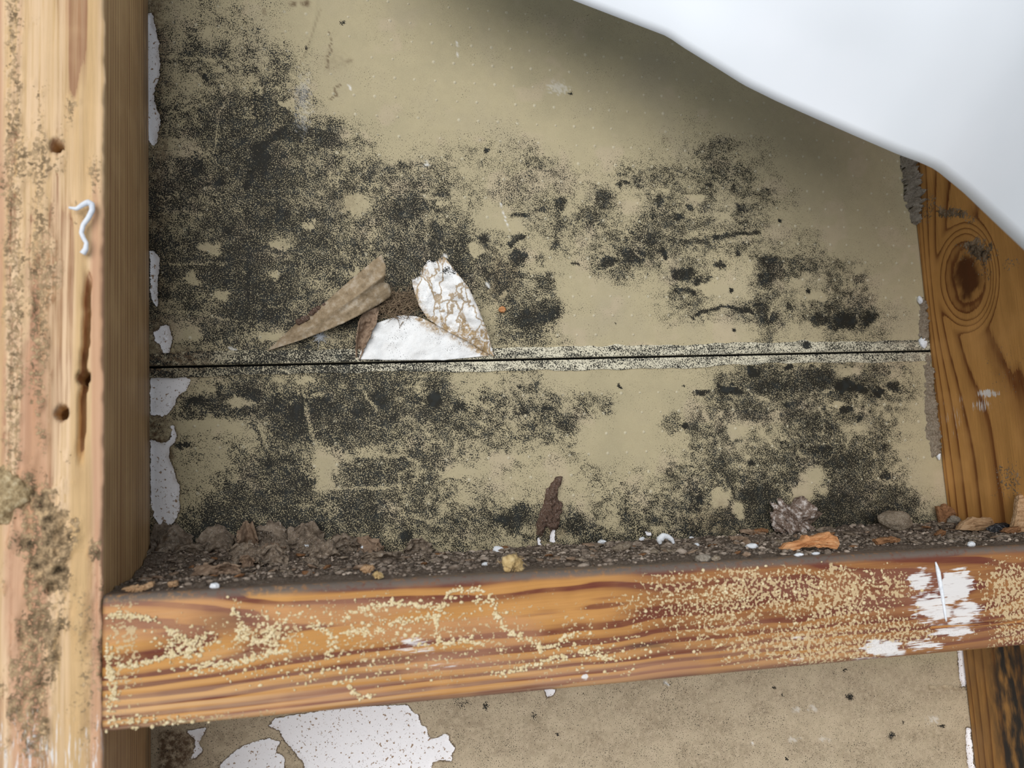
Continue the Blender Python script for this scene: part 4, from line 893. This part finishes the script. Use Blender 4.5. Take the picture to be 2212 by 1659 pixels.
# fuzzy beige crumb
p = rest(1112, 1229); s = scale_at(p); e = empty('beige_crumb', p); Vs = []; Fs = []; k0 = 0
for k, (dx, dz, r) in enumerate([(-9, 22, 14), (9, 18, 13), (-13, 9, 8), (14, 6, 8), (0, 28, 9)]):
    V, F = lump(p+np.array([dx*s, (k % 2)*1.2-.6, dz*s]), (r*s, r*s*.8, r*s), 3, .4, 2.2, 60+k); Fs.append(F+k0); k0 += len(V); Vs.append(V)
mesh_obj('body', np.concatenate(Vs), np.concatenate(Fs), M_BEIGE, e)
rr = random.Random(4); Vs = []; Fs = []; k0 = 0
for _ in range(60):
    a = rr.uniform(0, math.pi*2); b = p+np.array([rr.gauss(0, 9)*s, rr.gauss(0, 1), 15*s+rr.gauss(0, 8)*s]); d = np.array([math.cos(a), rr.gauss(0, .4), math.sin(a)])
    pts = [b+d*t*rr.uniform(8, 16)*s for t in np.linspace(0, 1, 4)]; pts = [np.array([c_[0], c_[1], max(c_[2], p[2])]) for c_ in pts]
    V, F = tube(pts, .07, 4); Fs += [[i+k0 for i in f] for f in F]; k0 += len(V); Vs.append(V)
mesh_obj('fuzz', np.concatenate(Vs), Fs, M_BEIGE, e)['kind'] = 'stuff'
tag(e, 'fuzzy beige crumb at the front of the ledge below the mud tube', 'crumb')
# chips traced as outlines, given real thickness
def chip(name, outline, base, mat, label, cat, thick=3.0, lean=0.0, ridges=3, seed=0, group=None):
    p0 = rest(*base); s = scale_at(p0); o = np.array(outline, float)
    ox, oy = base; o = resample(np.vstack([o, o[:1]]), 44)[:-1]
    cx, cy = o.mean(0); V = []; F = []
    layers = [(0, .80), (.12, 1.0), (.5, 1.03), (.88, .98), (1, .75)]; n = len(o)
    for li, (t, sc) in enumerate(layers):
        for k, (x, y) in enumerate(o):
            xx = cx+(x-cx)*sc; yy = cy+(y-cy)*sc
            d = thick*(.5-t)*-1
            zz = (oy-yy)*s; j = .7*fbm(np.array(k*.9), np.array(li*2.3), seed, 3)
            V.append(p0+np.array([(xx-ox)*s+j*.4, d+lean*zz+j*.5, max(zz+j*.6, -.6)]))
    for li in range(len(layers)-1):
        for k in range(n):
            k2 = (k+1) % n; F.append([li*n+k, li*n+k2, (li+1)*n+k2, (li+1)*n+k])
    # ridged front face: fan rings toward a wavy spine
    def cap(li, flip):
        ring = list(range(li*n, li*n+n)); prev = ring
        for q_ in (.62, .3):
            b = len(V)
            for k in range(n):
                v = np.array(V[ring[k]]); c = np.array([sum(V[i][a] for i in ring)/n for a in range(3)])
                c2 = np.array([v[0]*(.45)+c[0]*.55, c[1], c[2]])
                w_ = c2+(v-c2)*q_; w_[1] += (-1 if not flip else 1)*(.35+.5*fbm(np.array(k*.4), np.array(q_*9.), seed+2, 2))
                V.append(w_)
            for k in range(n):
                k2 = (k+1) % n; f = [prev[k2], prev[k], b+k, b+k2]; F.append(f[::-1] if flip else f)
            prev = list(range(b, b+n))
        F.append(prev if flip else prev[::-1])
    cap(0, False); cap(len(layers)-1, True)
    me = mesh_obj(name, np.array([np.asarray(v, float).ravel() for v in V]), F, mat, smooth=False)
    bm = bmesh.new(); bm.from_mesh(me.data); bmesh.ops.recalc_face_normals(bm, faces=bm.faces); bm.to_mesh(me.data); bm.free()
    return tag(me, label, cat, group)
chip('wood_splinter', [(1683,1180),(1700,1170),(1738,1165),(1742,1156),(1750,1163),(1775,1158),(1798,1154),(1802,1162),(1812,1165),(1815,1182),(1806,1188),(1770,1182),(1730,1180),(1705,1188)], (1750,1188), M_ORANGE, 'jagged orange wood splinter lying on the ledge', 'splinter', 4, .2, seed=1)
chip('wood_chip', [(2068,1144),(2082,1132),(2105,1124),(2150,1128),(2162,1138),(2176,1143),(2168,1149),(2120,1149),(2080,1146)], (2120,1149), M_TANW, 'flat tan wood chip at the right end of the ledge', 'chip', 4, .3, seed=2)
chip('wood_chip', [(2029,1108),(2040,1110),(2048,1103),(2062,1114),(2078,1126),(2060,1128),(2048,1140),(2030,1139)], (2052,1140), M_BROWNW, 'brown wood chip propped against the foot of the right stud', 'chip', 2.5, .1, seed=3)
chip('wood_chip', [(2212,1072),(2236,1066),(2240,1120),(2215,1136),(2186,1139),(2186,1128),(2198,1108)], (2206,1140), M_TANW, 'upright tan wood chip cut off by the right edge of the photo', 'chip', 3, .1, seed=4)
chip('wood_chip', [(1889,1168),(1900,1166),(1930,1164),(1946,1170),(1940,1177),(1915,1174),(1895,1178)], (1918,1178), M_BROWNW, 'flat orange-brown chip on the ledge right of the orange splinter', 'chip', 3, .3, seed=5)
chip('wood_chip', [(2164,1152),(2180,1146),(2206,1146),(2204,1154),(2184,1157)], (2185,1157), M_BROWNW, 'small brown chip below the charcoal bit at the far right', 'chip', 3, .3, seed=6)
chip('wood_chip', [(2020,1155),(2036,1147),(2046,1150),(2040,1157),(2026,1160)], (2032,1160), M_BROWNW, 'little rust-brown chip below the chip propped on the right stud', 'chip', 2, .3, seed=7)
chip('wood_splinter', [(1690,1150),(1712,1137),(1740,1124),(1756,1121),(1762,1127),(1745,1138),(1720,1150),(1698,1158)], (1705,1158), M_DARKW, 'dark slanting splinter leaning behind the orange splinter', 'splinter', 3, .15, seed=8)
chip('bark_flake', [(1555,1148),(1560,1144),(1578,1141),(1592,1146),(1590,1150),(1576,1148),(1568,1156),(1556,1154)], (1572,1158), M_BROWNW, 'small curled rust-brown bark flake against the wall', 'flake', 2, .1, seed=9)
chip('bark_flake', [(1580,1150),(1600,1150),(1638,1158),(1636,1163),(1605,1160),(1582,1156)], (1606,1163), M_FLAKEL, 'thin grey-brown bark sliver left of the glassy clump', 'flake', 2, .2, seed=10)
chip('bark_flake', [(1575,1160),(1600,1160),(1618,1165),(1610,1170),(1580,1167)], (1596,1170), M_FLAKEL, 'grey-brown bark sliver below the thin one left of the glassy clump', 'flake', 2, .2, seed=11)
chip('bark_flake', [(1762,1148),(1778,1144),(1802,1143),(1803,1155),(1780,1160)], (1784,1160), M_FLAKE, 'dark bark flake behind the right end of the orange splinter', 'flake', 2, .15, seed=12)
chip('pale_chip', [(779,1228),(786,1222),(806,1222),(810,1228),(800,1236),(786,1238)], (795,1238), M_TANW, 'pale blurry chip on the ledge in front of the brown flake pile', 'chip', 3, .4, seed=13)
chip('pale_chip', [(816,1243),(824,1238),(836,1244),(838,1250),(822,1252)], (828,1252), M_BEIGE, 'small cream chip at the front edge right of the pale blurry chip', 'chip', 2.5, .4, seed=14)
chip('pale_chip', [(270,1262),(290,1258),(310,1258),(327,1252),(326,1262),(305,1270),(285,1270)], (300,1270), M_TANW, 'pale tan chip in the front left corner of the ledge', 'chip', 3, .4, seed=15)
chip('pale_chip', [(364,1254),(382,1252),(384,1262),(370,1264)], (374,1264), M_TANW, 'dull pink-tan chip left of the blurry white pellet', 'chip', 3, .4, seed=16)
# rounded clods
def clod(name, c, r, mat, label, cat, amp=.3, freq=1.8, lv=4, seed=0, dy=0.0):
    p = rest(c[0], c[1]); s = scale_at(p); V, F = lump(p+np.array([0, dy, r[1]*s*.8]), (r[0]*s, r[0]*s*.7, r[1]*s), lv, amp, freq, seed); return one(name, V, F, mat, label, cat)
clod('dirt_clod', (1936,1153), (32, 19), M_MUD, 'rounded brown dirt clod on the ledge near the right stud', 'clod', .22, 1.8, 4, 71)
clod('glassy_clump', (1678,1158), (40, 33), M_CRYS, 'glistening brown and white granular clump against the wall', 'clump', .55, 2.6, 5, 72)
clod('charcoal_bit', (2160,1138), (24, 9), M_CHAR, 'black and silver charcoal bit behind the flat tan chip', 'charcoal', .4, 2.4, 3, 73)
clod('dirt_clod', (2062,1136), (13, 8), M_MUDG, 'small grey clod touching the left tip of the flat tan chip', 'clod', .3, 2, 3, 74)
clod('dirt_clod', (1525,1207), (17, 8), M_MUDG, 'pale grey clod at the front edge left of the white pellet by the splinter', 'clod', .3, 2, 3, 75)
clod('dirt_clod', (1555,1206), (10, 6), M_MUD, 'small pinkish clod at the front edge beside the pale grey clod', 'clod', .3, 2, 3, 76)
clod('dirt_clod', (1345,1192), (20, 9), M_MUD, 'brown clod below the small white pellet left of the curled one', 'clod', .3, 2, 3, 77)
clod('dirt_clod', (1613,1199), (9, 5), M_FLAKEL, 'small pinkish-brown clod under the white pellet left of the splinter', 'clod', .3, 2, 3, 78)
clod('dirt_clod', (1415,1198), (10, 6), M_MUD, 'small brown clod below the curled white pellet', 'clod', .3, 2, 3, 79)
# crumpled flakes of the left pile
def flake(box, mat, label, seed, tilt=0.5, th=.6, name='crumpled_flake', dh=0.0, group='crumpled flakes in the left pile'):
    x0, y0, x1, y1 = box; y0 -= .25*(y1-y0); p = rest((x0+x1)/2, min(y1, 1262)); p[1] = min(max(p[1], -60), -6); p[1] -= dh; s = scale_at(p)
    w_, hh_ = (x1-x0)*s, (y1-y0)*s
    n = 26; u, v = np.meshgrid(np.linspace(-.5, .5, n), np.linspace(0, 1, n))
    sq = 1-.35*(abs(u)*2)**2*(.6+.4*vn(u*5, v*5, seed)); 
    X = u*w_*(1+.22*fbm(v*2.2, u*0, seed+1, 3)); Z = v*hh_*sq+.16*hh_*fbm(u*3.5, v*1.5, seed+2, 3)
    Y = tilt*v*hh_*1.0+.30*w_*fbm(u*3.0, v*2.4, seed+3, 4)+.14*hh_*np.sin(u*7+seed)+.25*hh_*np.sin(v*3.6+seed*1.7)
    c = (p[1]+Y); c = np.minimum(c, -1.2)
    zb = p[2]-.8+np.maximum(Z, 0)
    G = np.stack([(x0+x1)/2*0+p[0]+X, c, zb], -1)
    V, F = shell(G, th*(1+.3*fbm(u*6, v*6, seed+4, 2))); return one(name, V, F, mat, label, 'flake', group)
C5 = lambda a, b, c, d: (320+a/4.424, 1120+b/4.424, 320+c/4.424, 1120+d/4.424)
flake(C5(870,200,1060,410), M_FLAKEL, 'light brown curled flake standing in the left debris pile', 1, .3)
flake(C5(560,150,880,370), M_FLAKE, 'broad brown flake left of the light curled one in the debris pile', 2, .5)
flake(C5(1040,160,1340,400), M_FLAKE, 'grey glittering flake right of the light curled one in the debris pile', 3, .5)
flake(C5(1320,180,1670,400), M_FLAKE, 'large brown glittering flake with the white pellet on it', 4, .5)
flake(C5(1660,160,1930,320), M_FLAKE, 'dark gritty flake at the right of the debris pile beside the white chip', 5, .5)
flake(C5(210,160,560,380), M_FLAKE, 'dark broad flake at the left end of the debris pile', 6, .5)
flake(C5(800,340,1090,480), M_FLAKE, 'low rounded flake in front of the light curled one', 7, .6, dh=4)
flake(C5(1090,330,1310,470), M_FLAKE, 'grey flake in front of the glittering ones in the debris pile', 8, .6, dh=4)
flake(C5(1550,300,1820,430), M_FLAKE, 'flat gritty flake in front of the large glittering one', 9, .7, dh=3)
flake(C5(1940,220,2200,360), M_FLAKEL, 'tan-brown flake just right of the white chip at the pile end', 10, .6)
flake(C5(2080,330,2420,440), M_FLAKE, 'low dark flake past the right end of the debris pile', 11, .7)
flake(C5(490,440,830,540), M_FLAKEL, 'long flat sliver lying in front of the debris pile', 12, .8, dh=5)
flake(C5(180,350,520,460), M_FLAKE, 'purplish flat flake at the front left of the debris pile', 13, .8, dh=4)
flake(C5(40,200,240,460), M_FLAKE, 'dark flake tucked against the left stud in the debris pile', 14, .5)
flake(C5(2380,200,2700,330), M_FLAKE, 'gritty dark flake against the wall between pile and round white pellet', 15, .6)
flake(C5(920,60,1300,210), M_FLAKE, 'torn brown flake curling over the top of the debris pile', 16, .35, dh=-4)
rp = random.Random(31)
for k in range(22):
    bx_ = rp.uniform(345, 770); by_ = rp.uniform(1176, 1232)-max(0, bx_-560)*.06; w_ = rp.uniform(22, 52); h_ = rp.uniform(12, 26)
    flake((bx_-w_/2, by_-h_, bx_+w_/2, by_), rp.choice([M_FLAKE, M_FLAKE, M_FLAKEL]), 'small crumpled brown scrap in the debris pile at the left', 200+k, rp.uniform(.3, .9), .45, name='crumpled_scrap', group='small scraps in the left pile')
p = rest(690, 1166); s = scale_at(p); q = [p+np.array([-11*s, 0, 16*s]), p+np.array([0, 0, 8*s]), p+np.array([12*s, 0, 0])]
V, F = tube(resample(q, 10), np.array([.3, .7, .8, .8, .9, .9, .8, .8, .6, .3]), 7); V += (RNG.random(V.shape)-.5)*.2
one('wood_splinter', V, F, M_FLAKEL, 'little tan stick at the top of the brown flake pile', 'splinter')
# many small flakes nobody can tell apart
rs = random.Random(21)
protos = []
for k in range(5):
    V, F = lump((0, 0, 0), (2.0, 1.3, .55), 2, .45, 2.2, 90+k); protos.append((V, F))
mats = [M_FLAKE, M_FLAKEL, M_GRIT, M_MUD, M_BROWNW, M_MUDG]; data = {}
for k in range(150):
    x = rs.uniform(6, WID-6); h = 4+68*rs.random()**1.1; pi = rs.randrange(5); mi = rs.choice([0, 0, 1, 1, 2, 3, 3, 4])
    z = float(ledge(x)+dirt_h(np.array([x]), np.array([h]))[0])+.35
    key = (pi, mi)
    if key not in data:
        o = mesh_obj('small_flake', protos[pi][0], protos[pi][1], mats[mi], origin=(0, 0, 0), smooth=False); data[key] = o
    else:
        o = data[key].copy(); COL.objects.link(o)
    sc = rs.uniform(.6, 1.2)*(1.5 if rs.random() < .3 else 1); o.scale = (sc*1.25, sc, sc*.9); o.location = (x/1000, -h/1000, z/1000); o.rotation_euler = (rs.gauss(0, .25), rs.gauss(0, .25), rs.uniform(0, 6.28))
    tag(o, 'small brown flake lying loose in the dirt on the ledge', 'flake', 'small flakes in the ledge dirt')
